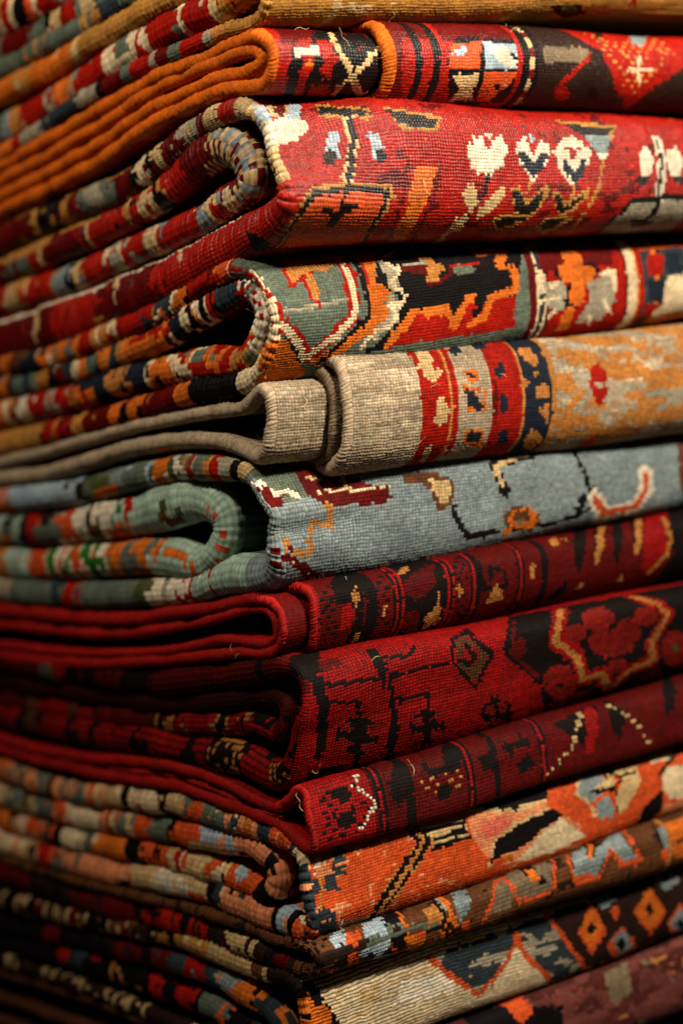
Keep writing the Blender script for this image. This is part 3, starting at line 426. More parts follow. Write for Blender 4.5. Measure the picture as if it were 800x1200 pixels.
  {'part':'outer_wrapping_fold','u0':0.03725,'ks':0.0016,'ku':0.0021000000000000003,'face':(2,9),'ulen':0.5,'weave':(0.36,0.36,0.6),'base':'y','back':'T','cord':'y','bind':1,'tilt':(0.01176,0.01969,0.05085),'wob':4.6,'bulge':1.2,'design':136,'nface':187,'ctrl':[(0.09873,0.07903,0.00703),(0.06159,0.08063,0.00681),(0.03955,0.08158,0.00668),(0.01694,0.08006,0.00654),(0.00275,0.07497,0.00646),(-0.0039,0.06081,0.00642),(-0.00486,0.04563,0.00642),(-5e-05,0.02828,0.00646),(0.01203,0.02012,0.00653),(0.03698,0.02138,0.00668),(0.072,0.02382,0.00689)],
   'motifs':[
    ('S','I',0.28,1,14,1.3),('S','Y',0.25,2,14,1.3),('U','O',30.6,31.5),('U','r',31.5,33),('U','r',33,40.9),('U','O',40.9,41.8),('U','r',41.8,43.6),
    ('U','O',43.6,44.5),('U','y',44.5,55.6),('U','O',55.6,56.5),('U','r',56.5,67.1),('U','O',67.1,68),('U','n',68,78.4),('U','O',78.4,79.7),
    ('P','u',[59.3,33.3,58,38.7,62.3,38.3,64,36.3,69,38.3,72,36,68.3,33,64.7,32.3]),
    ('P','u',[77,36,75.7,38.3,80,40.7,84,40.3,86.3,37.3,83,34.7,80.7,36.3]),('P','u',[92.3,34,90.7,36,94.7,37,103,39,99.3,35.3]),
    ('P','u',[98,41.3,93.3,42.3,103,45]),('P','u',[68,34.3,66,39.3,68.3,39.7,72,34.7]),('P','o',[68,47.3,67.7,51.7,72,51.7,72.7,48.7]),
    ('P','n',[68.7,48.3,68.7,51.3,71.3,51,71,48.7]),('P','o',[72.7,46.3,73.7,50,75,53.7,78.7,54,82.3,54.3,81.7,47.3,77,46.7]),
    ('P','n',[74.3,47,75,49.3,81,53,82,51.3,80,47.3]),('P','y',[75.3,50,76,52.7,78.7,52.3]),('P','o',[88,46.7,87.3,53.3,91,53.7,95,55,92.7,47.7]),
    ('P','n',[89.3,48.3,88.7,53,92,53,91.7,48.3]),
    ('P','n',[61.3,49,62,48.3,62.3,47.3,62.7,46.3,62.3,45.3,62,44.7,61.3,44.7,60.3,45.3,59.7,46,59,47.3,59,48.7,59.7,49,60.3,49.3]),
    ('P','y',[83,47,83.3,50.7,87.3,50.3,87,47.3]),
    ('P','n',[69,61.7,70.3,61.3,71,60.3,71.7,59.7,71.3,58.7,70.7,58,69.3,58,68,58.3,67,59,66.3,60,66,61,66.7,61.7,67.7,62]),
    ('P','n',[80.7,62.3,82.3,62,83.3,61.7,84,60.7,83.7,60,82.7,59,81.3,58.7,79.7,58.7,78,59,77.3,59.7,77,60.7,77.7,61.7,79,62]),
    ('P','n',[91.7,63.3,93,63.7,94,63.7,94.3,63,94.3,62,93.3,61,92,59.7,91,59.3,90,59.3,89.3,60,89.3,61,89.7,62,90.7,62.7]),
    ('P','d',[79.3,58.3,83.3,58.3,86.3,58.3,87.7,58,87.3,57.3,85,57,81,56.3,77,56.3,73.3,57,71,58,70.7,58.3,72.3,58.3,75.3,58.3]),
    ('P','n',[59,59.7,60,58.7,60.7,57.3,61,56,60.7,54.7,60.3,54,59.3,54,58,55,56,57,54.7,59,53.7,61,56,60.7,57.7,60.3]),
    ('P','O',[61.7,68.7,61,73.7,66.3,75,69,73,65,69.7]),('P','O',[75.3,72,73.7,76.3,79,76.7,79.3,72.3]),('P','O',[81.7,72.3,81.3,77.3,88,77.3,86,74]),
    ('P','O',[91,69.3,90,73.3,93.3,76.7,99,76.3,97.3,72]),('P','O',[71,67.7,73,69.7,75.7,68.7]),('P','e',[100,71.3,103.7,79,103.7,76.3]),
    ('P','O',[69.3,71,70,74,72.3,72.3]),
    ('A','O',0.52,3,[40.7,99.3,37,107.3,37,113,37,118.7,37,124.3,38.3,129.3,40.3,133.7,42.3,138.3,43.3,143.7,44.7,149,45.3,154.7,47,160,61.3,146.7,67,143.7,72,142,77,141.3,82,141.3,87.3,142,92.7,144.3,103.7,153.7,103.7,153.3,103.7,146.7,103.3,140,103,133.7,103,127.7,103,121.7,103,116,103,110.7,103,105.3,103,100,103.3,95,103.3,90,103.7,85,103.3,85.7,93,79.3,88,78,83,77.7,78,78,73.3,78.7,68.3,80.3,63.3,82.3,53.7,89.3]),
    ('A','e',0.3,4,[40.7,99.3,37,107.3,37,113,37,118.7,37,124.3,38.3,129.3,40.3,133.7,42.3,138.3,43.3,143.7,44.7,149,45.3,154.7,47,160,61.3,146.7,67,143.7,72,142,77,141.3,82,141.3,87.3,142,92.7,144.3,103.7,153.7,103.7,153.3,103.7,146.7,103.3,140,103,133.7,103,127.7,103,121.7,103,116,103,110.7,103,105.3,103,100,103.3,95,103.3,90,103.7,85,103.3,85.7,93,79.3,88,78,83,77.7,78,78,73.3,78.7,68.3,80.3,63.3,82.3,53.7,89.3]),
    ('P','r',[70,93,68.3,96.7,73,99.7,76.3,97.3,78.3,99.3,83.3,96,79,92.7,74.7,92.3]),
    ('P','e',[75.7,97,76.3,97,76.7,96.3,76.7,95.7,76.7,95.3,76.3,94.7,75.7,94.3,75.3,94.7,74.7,95,74.7,95.3,74.3,96,74.7,96.7,75.3,97]),
    ('P','R',[97,92.3,94.3,94.7,92.3,97.3,97,99.7,103,98]),],},
 ]),
 dict(name='folded_rug', label='pale grey blue rug with a fat curled fold and black vine line', group='folded rugs in the stack', sheets=[
  {'part':'outer_fold','u0':0,'ks':0.00165,'ku':0.0022,'face':(8,19),'ulen':0.5,'weave':(0.48,0.26,0.6),'base':'b','back':'g','tilt':(0.01225,-0.31061,-0.00802),'wob':5.0,'round':(10,17,0.6),'design':156,'nface':195,'ctrl':[(0.46806,-0.00271,0.01896),(0.37066,0.00537,0.01774),(0.29901,0.00845,0.01684),(0.25038,0.01127,0.01624),(0.20961,0.01553,0.01512),(0.17467,0.01956,0.0147),(0.13643,0.02279,0.01424),(0.11357,0.02503,0.01341),(0.07945,0.02407,0.01301),(0.05634,0.02282,0.01169),(0.04046,0.02028,0.00943),(0.02968,0.0146,0.00648),(0.02034,0.00535,0.00597),(0.01353,-0.00241,0.00639),(0.01603,-0.01024,0.00733),(0.01628,-0.02082,0.01129),(0.02251,-0.03164,0.0155),(0.04212,-0.03615,0.01999),(0.0602,-0.0369,0.02139),(0.07916,-0.04012,0.01849),(0.09902,-0.04545,0.0155),(0.12447,-0.0492,0.01471),(0.15082,-0.05102,0.01504),(0.18411,-0.05375,0.01546),(0.24376,-0.05789,0.01621),(0.34425,-0.06067,0.01746),(0.38113,-0.06065,0.01792),(0.47834,-0.06207,0.01913)],
   'motifs':[
    ('B','o',0,69),('B','l',69.5,133.5),('B','x',134,140),('B','j',140.5,149.5),('B','g',150,166.5),('B','b',167,177),('B','g',177.5,192),
    ('B','l',192.5,195.5),('B','o',196,208.5),('B','j',209,212),('B','w',212.5,222.5),('B','g',223,235),('B','O',235.5,238),('B','r',238.3,243.3),
    ('B','e',243.7,251.7),('B','k',252,256.3),('B','u',256.7,260.7),('B','e',509,578),('B','g',468.5,508.5),('B','i',457,468),('B','r',446,456.5),
    ('B','g',441,445.5),('B','g',393.5,440.5),('B','j',382,393),('B','w',373.5,381.5),('B','e',370,373),('B','w',361,369.5),('B','r',357.5,360.5),
    ('B','w',354,357),('B','r',349,353.5),('B','s',314,348.5),('P','j',[142.5,5.3,151.5,5.3,164.5,5,164,3.3,147,3.3]),
    ('P','o',[148,3,161,3,171.5,3,163.5,0.3,154,1,144.5,1]),
    ('P','g',[258.3,5.7,259.7,9.3,259.7,13.7,259.7,18,259.7,22,259.7,26,262.7,28.3,265.7,30.7,268.3,33,270,36,276.3,33.3,276.7,29.3,277,25.7,277.7,21.7,278,17.7,278.7,13.3,279.3,9,274.3,8,270,6.7,264.3,5.3]),
    ('P','d',[258.7,21,261.7,23.7,265.3,26,269.7,27.3,273,29.3,275,33,277,37,278.7,41.3,282,43,283.3,37.7,282.7,33.3,282.3,29.3,281.7,25.3,281.3,21.3,278.7,19.3,275,17.7,267.7,17.7]),
    ('L','c',1.2,[276.3,21.3,277,24,277.3,27,278,30,278.3,33,278.3,35.7,278.7,38.3,278.7,41.3]),('L','u',1.2,[270,20,272.3,23.3]),
    ('L','u',1.2,[273.3,29.3,277.3,30]),('L','w',2.3,[265.7,2,269,6.3,272,7.3,275,7.7,273.7,12.7,277,15.3]),
    ('P','d',[269.7,4,270.7,7.7,276,8.3,275.3,12,279.3,9,281,5.3,276,5.3]),
    ('L','O',1.7,[281,22.7,283.7,23,287.7,23.3,286.3,20.7,285,17.7,289.3,17,292,16,294.7,15.7,294,10.7]),
    ('L','O',1.4,[290.3,8,292.3,7.7,294.7,7.3,295.7,4.7]),('N','d',[291.7,4,292,6.7,292.3,10.7,295,10.3,298,10.3,298,6.3,299.3,4.3,295.7,4]),
    ('L','d',2.6,[295.7,8.7,297.3,11.7,299.3,15,301.7,18.3,308,24.7]),
    ('N','c',[294.7,7.3,294.7,10.7,297.7,14,301,18,308.3,25.3,309,22.3,300.7,14.3,297.7,10.7]),
    ('P','B',[275,47,274.7,51.3,274.7,55.7,276,59,277.7,62.7,283,63,286.3,61.7,287,57.3,281.7,56,278,53,278.3,47]),
    ('P','u',[277.3,55,277.7,58.3,278,62,282.3,62,285.3,60.7,285,58,281,56.7]),
    ('L','k',1.7,[287,62.3,291.7,64.3,296.7,67.3,296.7,70.3,297,73.3,297.3,76.7,297.7,80,298,83.3,298,87,298.3,91,298.7,95,298.7,99,298.3,102.7,297.7,106.3,294.7,107.7,292,109.3,289.3,111,285.3,110,281.3,109.3,278,107.7,275,106.7,271.3,106.7]),
    ('L','k',1.2,[298.3,107.3,296.7,109.3,295,111.3,291.7,111.7,288,112.3]),('P','k',[291.7,105.7,289,109,293.3,108.3,295,106]),
    ('L','k',2.9,[272.3,95,273.3,90.3,274,85.7,274.3,81.7,274.7,77.7,279.7,78.3,284.3,80.3]),
    ('L','u',1.6,[272.3,93.7,273,89.7,273.7,85.7,274.7,81.7,275.7,78,279,78.3,282.7,79.7]),
    ('P','B',[296.3,93,298.3,92.7,299.7,91,300,88,298.7,84.3,296.7,81.3,294.7,79.7,292.3,79.3,291,81,290,83.3,290.7,86.7,292,89.7,294,92]),
    ('P','o',[296,91.7,297.7,91.3,298.7,90,298.7,87.3,298,84.7,296.3,82.3,294.3,80.7,293,80.7,291.7,81.7,291,84,291.3,86.3,292.3,89,294,90.7]),
    ('P','B',[294.3,88.7,295.7,88.7,296.3,87.7,296.3,86.3,295.7,84.7,295,83.3,293.7,82.7,292.7,82.7,291.7,83.3,291.3,84.3,291.7,86,292.3,87.3,293.3,88.3]),
    ('P','g',[296.3,87.3,296.7,87,297,86.7,297.3,86,297,85.3,296.3,84.3,295.7,84,295.3,84,295,84.3,294.7,85,294.7,85.7,295,86.3,295.7,87]),
    ('P','o',[297.7,79.7,296,83.3,298.3,83.3,300.7,81.3]),
    ('L','w',5.9,[291.3,113,295,115,299,117.7,298.7,122,298.3,126.3,298,130.7,295,132,292,134,287.7,133.7,283.7,133.7]),
    ('L','R',2.6,[292,113,295,115,298.7,117.7,298.3,122,298,126.3,297.7,130.7,294.7,132,291.7,134,288.3,134,285,134]),
    ('P','d',[269.3,127.3,259.7,142.3,275,127.7]),
    ('P','B',[273,149.7,271.7,155.7,278.3,153,284.7,152.3,290.7,152.3,297.3,153.3,294.3,148.7,287.3,148,280.3,148]),],},
  {'part':'inner_fold','u0':0.001,'ks':0.00165,'ku':0.0022,'ulen':0.5,'base':'s','back':'g','tilt':(0.01225,-0.31061,-0.00802),'wob':5.3,'design':0,'recede':0.035,'nface':0,'ctrl':[(0.47365,-0.02054,0.02491),(0.37648,-0.01681,0.02401),(0.30462,-0.01494,0.02281),(0.24913,-0.01004,0.02374),(0.21457,-0.00681,0.02433),(0.17963,-0.00426,0.02484),(0.13866,0.00232,0.02858),(0.11982,0.00444,0.027),(0.10267,0.0055,0.02383),(0.0837,0.00165,0.02126),(0.07494,-0.00459,0.02003),(0.07399,-0.01282,0.01893),(0.07875,-0.02167,0.01794),(0.0891,-0.02884,0.01701),(0.10413,-0.03232,0.0189),(0.12406,-0.03101,0.02262),(0.14263,-0.03009,0.02298),(0.15541,-0.02999,0.02206),(0.21214,-0.03291,0.02188),(0.27463,-0.03726,0.02169),(0.34354,-0.04146,0.02281),(0.3803,-0.04094,0.02341),(0.47708,-0.04035,0.02499)],
   'motifs':[
    ('B','s',0,61),('B','g',61.5,69.5),('B','s',70,77.5),('B','x',78,85.5),('B','r',86,99),('B','x',99.5,110.5),('B','g',111,114),('B','R',114.5,129.5),
    ('B','w',130,144),('B','k',144.5,149.5),('B','w',150,164.5),('B','g',165,167.5),('B','s',168,175),('B','r',175.5,179.5),('B','s',180,215.5),
    ('B','s',216,272.5),('B','O',431.5,498),('B','s',410,431),('B','R',393,409.5),('B','c',389.5,392.5),('B','G',383.5,389),('B','w',378,383),
    ('B','R',374,377.5),('B','w',372,373.5),('B','G',367.5,371.5),('B','w',365,367),('B','R',362,364.5),('B','w',360,361.5),('B','G',342.5,359.5),
    ('B','w',340,342),('B','o',321,339.5),('B','g',315,320.5),('B','o',302.5,314.5),('B','s',273,302),('P','o',[61.5,2.7,71.5,4,58.5,0.3,47,0.3]),
    ('P','g',[94,4,110,4,123,4,122,1.7,110.5,1.7,95.5,1.3]),('P','B',[145.5,3,156.5,3.7,153.5,1,140.5,1]),('P','G',[165.5,5,173,5.3,173,4]),
    ('P','o',[163.5,2.3,177.5,2.7,173.5,0.3,164.5,0.3,154,0]),('P','R',[113.5,5,127,5.3,132.5,3.3,130,1.7,120.5,1.7,120,3.3]),
    ('P','B',[201.5,3,210.5,2.3,218,1.7,215,1,206.5,1.3,199,1.7]),('P','j',[204.5,3.7,214,3.3,220.5,3,219,2.3,213,2.7,204.5,3]),
    ('P','o',[304.5,2,296.5,2,288,1.7,278,2.3,269,3.3,268.5,5.7,273.5,4.7,277.5,3.3,285,2.7,294.5,2.7,301.5,2.7]),
    ('N','R',[233.5,3,240.5,3.7,244,5,246.5,5,249.5,5.7,253.5,5.7,259,6.3,263,5.3,257,4.3,252.5,3.7,247.5,3.7,238.5,2]),
    ('P','g',[319.5,3,314.5,2.3,307,4.7,322.5,5]),],},
 ]),
 dict(name='folded_rug', label='dark crimson rug with plain red bound edge, between the grey blue and widest red rugs', group='folded rugs in the stack', sheets=[
  {'part':'outer_fold','u0':0,'ks':0.0015,'ku':0.0019,'face':(8,15),'ulen':0.5,'weave':(0.25,0.25,0.5),'base':'d','back':'z','cord':'z','bind':1,'tilt':(0.01693,0.00075,-0.06546),'wob':6.0,'design':12,'nface':12,'ctrl':[(0.48157,-0.08076,0.00922),(0.3834,-0.07502,0.00863),(0.31114,-0.07373,0.0082),(0.24579,-0.07257,0.00781),(0.18605,-0.06882,0.00692),(0.13112,-0.06179,0.0061),(0.08088,-0.05536,0.00535),(0.0572,-0.05114,0.00477),(0.03465,-0.04851,0.00467),(0.02017,-0.05006,0.00461),(0.01235,-0.05607,0.00457),(0.01077,-0.06516,0.00457),(0.01746,-0.07304,0.0046),(0.02904,-0.07767,0.00465),(0.05392,-0.07919,0.00476),(0.08401,-0.08306,0.00538),(0.13449,-0.08972,0.00562),(0.24986,-0.10214,0.00672),(0.38879,-0.109,0.00744),(0.48728,-0.11372,0.00795)],
   'motifs':[
    ],},
  {'part':'inner_fold','u0':0.0008,'ks':0.0015,'ku':0.0019,'ulen':0.5,'base':'z','back':'z','cord':'z','bind':1,'tilt':(0.01693,0.00075,-0.06546),'wob':6.3,'design':0,'recede':0.035,'nface':0,'ctrl':[(0.48547,-0.09171,0.00529),(0.38697,-0.08589,0.00557),(0.24875,-0.08242,0.00504),(0.18877,-0.07821,0.0048),(0.13363,-0.07075,0.00459),(0.09578,-0.06473,0.00395),(0.05921,-0.05758,0.00382),(0.03648,-0.05386,0.00374),(0.02535,-0.05508,0.00371),(0.02078,-0.06038,0.00369),(0.0215,-0.0674,0.0037),(0.02885,-0.07213,0.00372),(0.04736,-0.07305,0.00378),(0.07296,-0.07349,0.00387),(0.09722,-0.07726,0.00396),(0.13525,-0.08422,0.00409),(0.25056,-0.09552,0.00449),(0.38936,-0.10102,0.00496),(0.48781,-0.10519,0.0053)],
   'motifs':[
    ],},
  {'part':'wrapping_fold','u0':0.01515,'ks':0.0015,'ku':0.0019,'face':(1,8),'ulen':0.5,'weave':(0.25,0.25,0.8),'base':'d','back':'d','cord':'z','bind':1,'tilt':(0.01693,0.00075,-0.06546),'wob':6.6,'grid':1,'design':168,'nface':218,'ctrl':[(0.0678,-0.04988,0.00486),(0.0318,-0.04473,0.0047),(0.01319,-0.0443,0.00462),(0.00538,-0.04853,0.00459),(0.00378,-0.05721,0.00458),(0.00565,-0.06795,0.00459),(0.01227,-0.0768,0.00463),(0.0245,-0.082,0.00468),(0.06261,-0.08662,0.00484)],
   'motifs':[
    ('U','z',2.3,8.5),('N','k',[40.7,9.3,40.3,17,44.3,15,48.7,14.7,53,14.7,58,15.3,65,18,65,10.7,58,7.7,53.3,7,48.7,7,44.7,7.3]),
    ('P','k',[39.3,14.7,33.7,21,24,29.7,35,26.3,40.3,26.7,44.7,24.3,48.7,24,53.3,23.7,58,24.7,65.7,27.7,64,23,62.3,18.3,55.7,20.3,52,21.7,47,17.7,46,13.7]),
    ('P','z',[48,16.3,46.7,19.3,52,21.7,55.3,19.3,55.7,16.3,51.7,16]),('P','O',[44,19.3,42,22.7,47.3,22.7,48.3,21.3]),
    ('P','O',[62,21.3,57,23,59.3,24,64.7,23.3]),('U','k',25.4,26.7),('U','z',26.7,27.3),('U','k',27.3,29.2),('U','d',29.2,35.4),
    ('N','k',[24,41,24,46.3,41,35.7,45.7,34,50.7,33.7,55.7,34,62.3,36,74,42,74.3,36.3,63.7,31,57.3,28.7,52.3,28,48,28,44,28.7,39,31.3]),
    ('P','O',[54.3,30.7,49,31.7,51,33,54.3,31.3]),('U','k',35.4,36.4),('U','z',36.4,37),('U','k',37,38),('U','z',38,38.6),('U','k',38.6,54.2),
    ('P','d',[44,38.7,41.3,44.3,40,48.7,38.3,53.3,43,51,46,50.7,49.7,47.3,50,43,47.3,38.7]),('P','O',[37.7,41,37,45.3,40.3,43,41,39]),
    ('P','O',[63.7,48,57,47.3,56,50.3,52.3,50.7,48.7,51.3,49.7,52.3,54.7,52.3,61.3,54,63.3,51.7]),
    ('P','d',[55,38.3,53.3,44.3,57.7,44.7,64.7,47.3,69.7,44.3,59.7,39.3]),('U','k',54.2,55.5),('U','z',55.5,56.1),('U','k',56.1,57.1),('U','z',57.1,57.8),
    ('U','d',57.8,64.4),
    ('N','k',[24,70.7,24,76.7,40,65.3,44.7,62.7,49,62.3,53.7,62.3,59,63.7,73.7,72,73,65.3,59,57.7,53.3,56.3,48.3,56.3,44,57,38.7,60.3]),
    ('P','O',[49.7,58.3,47.7,60.3,52,60.7,53,59]),('U','k',64.4,65.4),('U','z',65.4,66.1),('U','k',66.1,67.8),('U','d',67.8,83.2),
    ('L','k',1.5,[43,68.7,45.7,68.3,48.7,68.7,52,69,52.7,73.7,53,78,50,77.7,46.7,77.3,45,72,49.3,71.7]),
    ('P','O',[57.3,70.7,54.3,72.3,51,74.3,57.3,79,58.3,75]),('U','k',83.2,84.3),('U','z',84.3,85),('U','k',85,86.1),('U','d',86.1,93.5),
    ('P','O',[47.7,88,45.7,90.3,51.3,90,52.3,88]),('U','k',93.5,94.6),('U','z',94.6,95.3),('U','k',95.3,96.5),('U','d',96.5,173.2),
    ('P','O',[38.3,101,36,106,42,102.7,41.7,100]),('P','O',[38.3,106,37.7,109.3,41,107.3]),('P','k',[61.3,98,57.7,101,55,105,58.7,105.3,63,101.3]),
    ('P','k',[24,123.3,24,130.7,41.3,115.3,46.3,112.3,53,110,49,107.7,43,108.3]),
    ('P','O',[24,136,24,139.3,42,123,47.3,120,51.7,117.7,46.7,116.3,42,119.7]),
    ('P','k',[24,141.7,24,147.3,40.3,133,45.7,129.7,49.3,128,53.3,127.3,48.3,125.3,42.3,126.7]),
    ('P','O',[32,146.3,24,156,42.3,140.3,47,138,52,135.7,46.7,135,42.3,137]),('P','k',[37.7,121.3,33.3,127.3,42.3,119.3,46,117.3,50.3,116.7,44.7,116.7]),
    ('P','k',[31.7,143.3,29.7,147.3,41.7,137,45.7,135.3,50,135,43.7,134.7]),('P','O',[59.7,110.3,56,112,59.3,113.3]),
    ('P','O',[60.3,129.3,55.7,130,60,132.3]),
    ('P','z',[26.3,155.7,29,158.3,31.3,161.3,43.7,151.3,49.7,150.7,53.7,146.7,58,143.3,57,139,51.3,138.7,46.3,139.3,42,142]),
    ('P','k',[24,168.3,24,175,24,181.3,24.3,188,42.7,171.7,47.7,170.3,53.7,170.3,60.3,172.7,75,183.7,75,182.3,74.3,174.7,73.7,167,73.7,160.3,73.3,153.3,63.7,150,57.7,150.3,53.3,152.7,47,152,41.7,153.7]),
    ('L','O',1.6,[37.7,154,43.3,151.3,47.3,152.7,50,151,53,150,55,147.7,57,145.3,59.3,143.3]),],},
 ]),
 dict(name='folded_rug', label='widest dark red rug with black flowers and golden star outline', group='folded rugs in the stack', sheets=[
  {'part':'outer_fold','u0':0,'ks':0.0016,'ku':0.0021000000000000003,'face':(6,17),'ulen':0.5,'weave':(0.28,0.26,0.95),'base':'z','back':'d','tilt':(0.01857,-0.24196,-0.11555),'wob':7.0,'grid':1,'round':(8,15,0.6),'design':148,'nface':204,'ctrl':[(0.48787,-0.11711,0.02078),(0.35211,-0.11208,0.0176),(0.30042,-0.11173,0.01695),(0.22039,-0.10955,0.01595),(0.16314,-0.10686,0.01641),(0.12563,-0.10175,0.0159),(0.08547,-0.096,0.01536),(0.03883,-0.08791,0.01368),(0.01267,-0.08374,0.00924),(0.00043,-0.08542,0.00634),(-0.0044,-0.09408,0.00632),(-0.00412,-0.10503,0.00632),(0.00295,-0.11865,0.00683),(0.01012,-0.13248,0.00924),(0.02044,-0.14321,0.01349),(0.03634,-0.14736,0.01685),(0.05635,-0.14347,0.01822),(0.09081,-0.14322,0.01878),(0.14137,-0.14683,0.01961),(0.16796,-0.14551,0.01945),(0.25651,-0.15045,0.01896),(0.32277,-0.15254,0.01859),(0.39595,-0.15421,0.01817),(0.4947,-0.15659,0.01941)],
   'motifs':[
    ('B','d',0,103),('B','g',103.5,116.5),('B','z',117,127),('B','k',127.5,139.5),('B','d',140,143),('B','k',143.5,160.5),('B','d',161,177.5),
    ('B','k',178,201.5),('B','d',202,282.3),('B','k',282.7,286),('B','d',286.3,312.7),('B','z',565,645),('B','x',559,564.5),('B','k',552.5,558.5),
    ('B','B',544,552),('B','z',518,543.5),('B','x',501.5,517.5),('B','z',493,501),('B','k',487,492.5),('B','z',454.5,486.5),('B','k',448,454),
    ('B','d',442.5,447.5),('B','z',437,442),('B','z',414.5,436.5),('B','k',407,414),('B','z',395.5,406.5),('B','k',391.3,395),('B','O',376.7,391),
    ('B','k',373,376.3),('B','z',372,372.7),('P','k',[442.5,2.7,439.5,3,444,5.3,430,4.3,418.5,4,407.5,4,413.5,6,425,6,433.5,5.7,447,6,458,6]),
    ('P','k',[374.7,2.7,375.7,3.7,380.7,4.7,389.3,6,395.5,6,398.5,5.3,397,4,396.5,3,394.5,2.3,391,1.7,387,1.3,382.3,1.3,377.3,2]),
    ('N','O',[399,2,390,1.7,383.7,1.3,377,1,373,2.7,374.3,4.7,385,5.7,393.5,6,403.5,6,396,3.7]),
    ('P','k',[361,-2,360,-2,358.3,-0.5,358.7,0.3,360.3,0.7,362.7,0.7,365,0.3,367,-1,368,-2,367.3,-2,366.3,-2,364.7,-2,363,-2]),
    ('P','k',[343,5.3,345,5.7,346.7,5.3,348.7,5,350.3,4.3,352.3,3.7,354,3,354.3,2.3,354,1.7,352.3,1,344,2,341.3,4,341.7,5]),
    ('N','O',[358.3,1.3,347.7,1,339.7,5,347,6.3,349,4.7,355.7,4]),('P','k',[298.3,7.7,297.3,13.3,296.3,18.7,305.3,14.3,308.3,13.3,311.3,8,305.3,2]),
    ('P','d',[305.3,12.7,306,16.3,306.7,20,309.3,17.3,308.3,12.3]),
    ('L','k',3.4,[310.3,9.7,313.7,10,316.7,11,320.3,11.7,324.3,12.7,329.3,13.3,334,13.3,338,13.7]),('L','k',1.2,[311,2.3,314.7,2.3,318,2.3,321.3,2]),
    ('L','k',1.6,[331.7,4.7,334.7,4.3,337.7,4.3]),
    ('L','k',1.2,[312.7,12,313.3,15.3,314,18.7,314.7,22,315.3,25,316.3,28.3,316.7,31.3,317,34.3,317.3,37.7,317.7,41,317.7,44,317.7,47.7,317.7,51]),
    ('L','k',2.6,[307,29.7,311,29.3,314.3,30.3,318,31.3,322,32.7]),
    ('L','k',2.5,[322,32.7,325.3,33.7,328.7,34.3,332.3,35,335.7,35.7,339.3,35.7,343.7,36.3]),
    ('L','z',1.2,[315.3,31.3,318.7,31.7,322,32,325.7,32.7,329,33.3,332.7,33.7]),('L','k',1.2,[310.7,30.7,311.3,33.7,312,36.3,312.3,39.3,309.7,41.7]),
    ('L','k',1.3,[318.3,13,319,16.3,320,19.7,321,22.7,325.3,24,329.7,24.7]),
    ('P','k',[335.3,31,338,30.7,340.3,29.3,340.7,26.7,339.7,23.3,337.3,20.3,334,18.3,330.3,18,327.7,19,326.3,21.3,327.3,24.7,329.3,27.7,332,29.7]),
    ('P','H',[330.3,22.7,331.3,22.7,331.7,22,331.7,21.3,331.3,20.3,330.7,19.3,329.3,18.7,328.7,18.7,327.7,19,327.3,19.7,327.7,20.7,328.3,21.7,329.3,22.3]),
    ('P','H',[333.7,30.7,334.7,30.7,335.7,30.3,335.7,29.3,335.3,28.7,334.7,27.7,333.3,27,332,27,331,27.3,330.7,28,330.7,28.7,331.3,29.7,332.3,30.3]),
    ('P','H',[336,23.3,337,23.3,337.3,22.7,337.7,21.7,337.3,20.7,336.3,19.7,335.3,19,334.3,19,333.7,19.3,333,20,333.3,21,334,22,335,23]),
    ('P','H',[339,30.7,340,30.7,340.7,30.3,340.7,29.3,340.3,28,339.7,27,338.7,26,337.7,26,337,26.3,336.7,27,337,28.3,337.3,29.3,338.3,30.3]),
    ('L','k',1.6,[339.3,25.7,343.7,26.3,350.7,29.7]),('L','k',1.2,[324.7,34.7,325.3,38,325.7,41.7,326,45.3,328.7,45.3,331.7,45.7]),
    ('P','k',[337.3,52.7,340.3,53,342,52,342.7,49.7,341,46,338.7,42.7,336,40.7,333.3,40.3,331.3,41.3,330.3,43.3,330.7,46,332,48.7,334.7,51.3]),
    ('P','H',[334,45,334.7,44.7,335.3,44.3,335.3,43.3,335,42.3,334.3,41.7,333.7,41,332.7,41,332.3,41.3,332,42,332,43,332.3,43.7,333.3,44.7]),
    ('P','H',[334,51.3,335,51.3,336,51.3,336,50.7,335.7,49.7,335,49,333.7,48.3,332.7,48.3,331.7,48.3,331,49,331,49.7,331.7,50.3,332.7,51]),
    ('P','H',[340,53,340.7,53,341.7,52.7,341.7,51.7,341,50,340,48.7,339,48,338,47.7,337,47.7,337,48.7,337,49.7,337.7,51,338.7,52]),
    ('P','H',[338.7,46,339.7,46,340,45.7,340.3,45,340,44,339,43,338,42.3,337,42,336.3,42,336,42.7,336,43.7,336.7,44.7,337.7,45.3]),
    ('L','k',1.2,[340.7,46.7,348.3,49.3]),('P','k',[344.3,11,344.3,15.3,344.3,19,344,22.7,351.3,26.3,352,22.7,352.7,19,353,15]),
    ('N','z',[344,11.7,344.7,17.3,344.7,22.7,351.3,26,352.3,21,353,15.7]),
    ('P','k',[309,54.7,304.3,63.7,310.7,62.7,314,65,317.3,68.3,321,66,324.7,64.3,328.3,62.3,324.7,59,321,56,317.3,52.7,313.7,53]),
    ('P','z',[310.7,55,308.3,60,313.3,62.3,317.7,66.3,321.7,64,326,61.7,321.7,58,317.7,54.3,314.3,54.3]),
    ('P','B',[310.7,55.3,309,59.7,313.7,62,317.7,66,321.3,63.7,325.3,61.7,321.3,58,317.7,54.7,314.3,54.7]),
    ('P','z',[312.3,57,313,59.3,317,63.3,320.7,60.3,317,56.3]),('L','k',1.4,[312.7,58.3,317.3,61.3,319,59,317.3,55.7]),
    ('P','k',[340,79,343.3,80,346.7,80.7,346.7,78,343.7,72.7,340.3,68.3,337.3,65.7,334.7,65,333,66,332,68.3,332.3,71,334,74,336.7,76.7]),
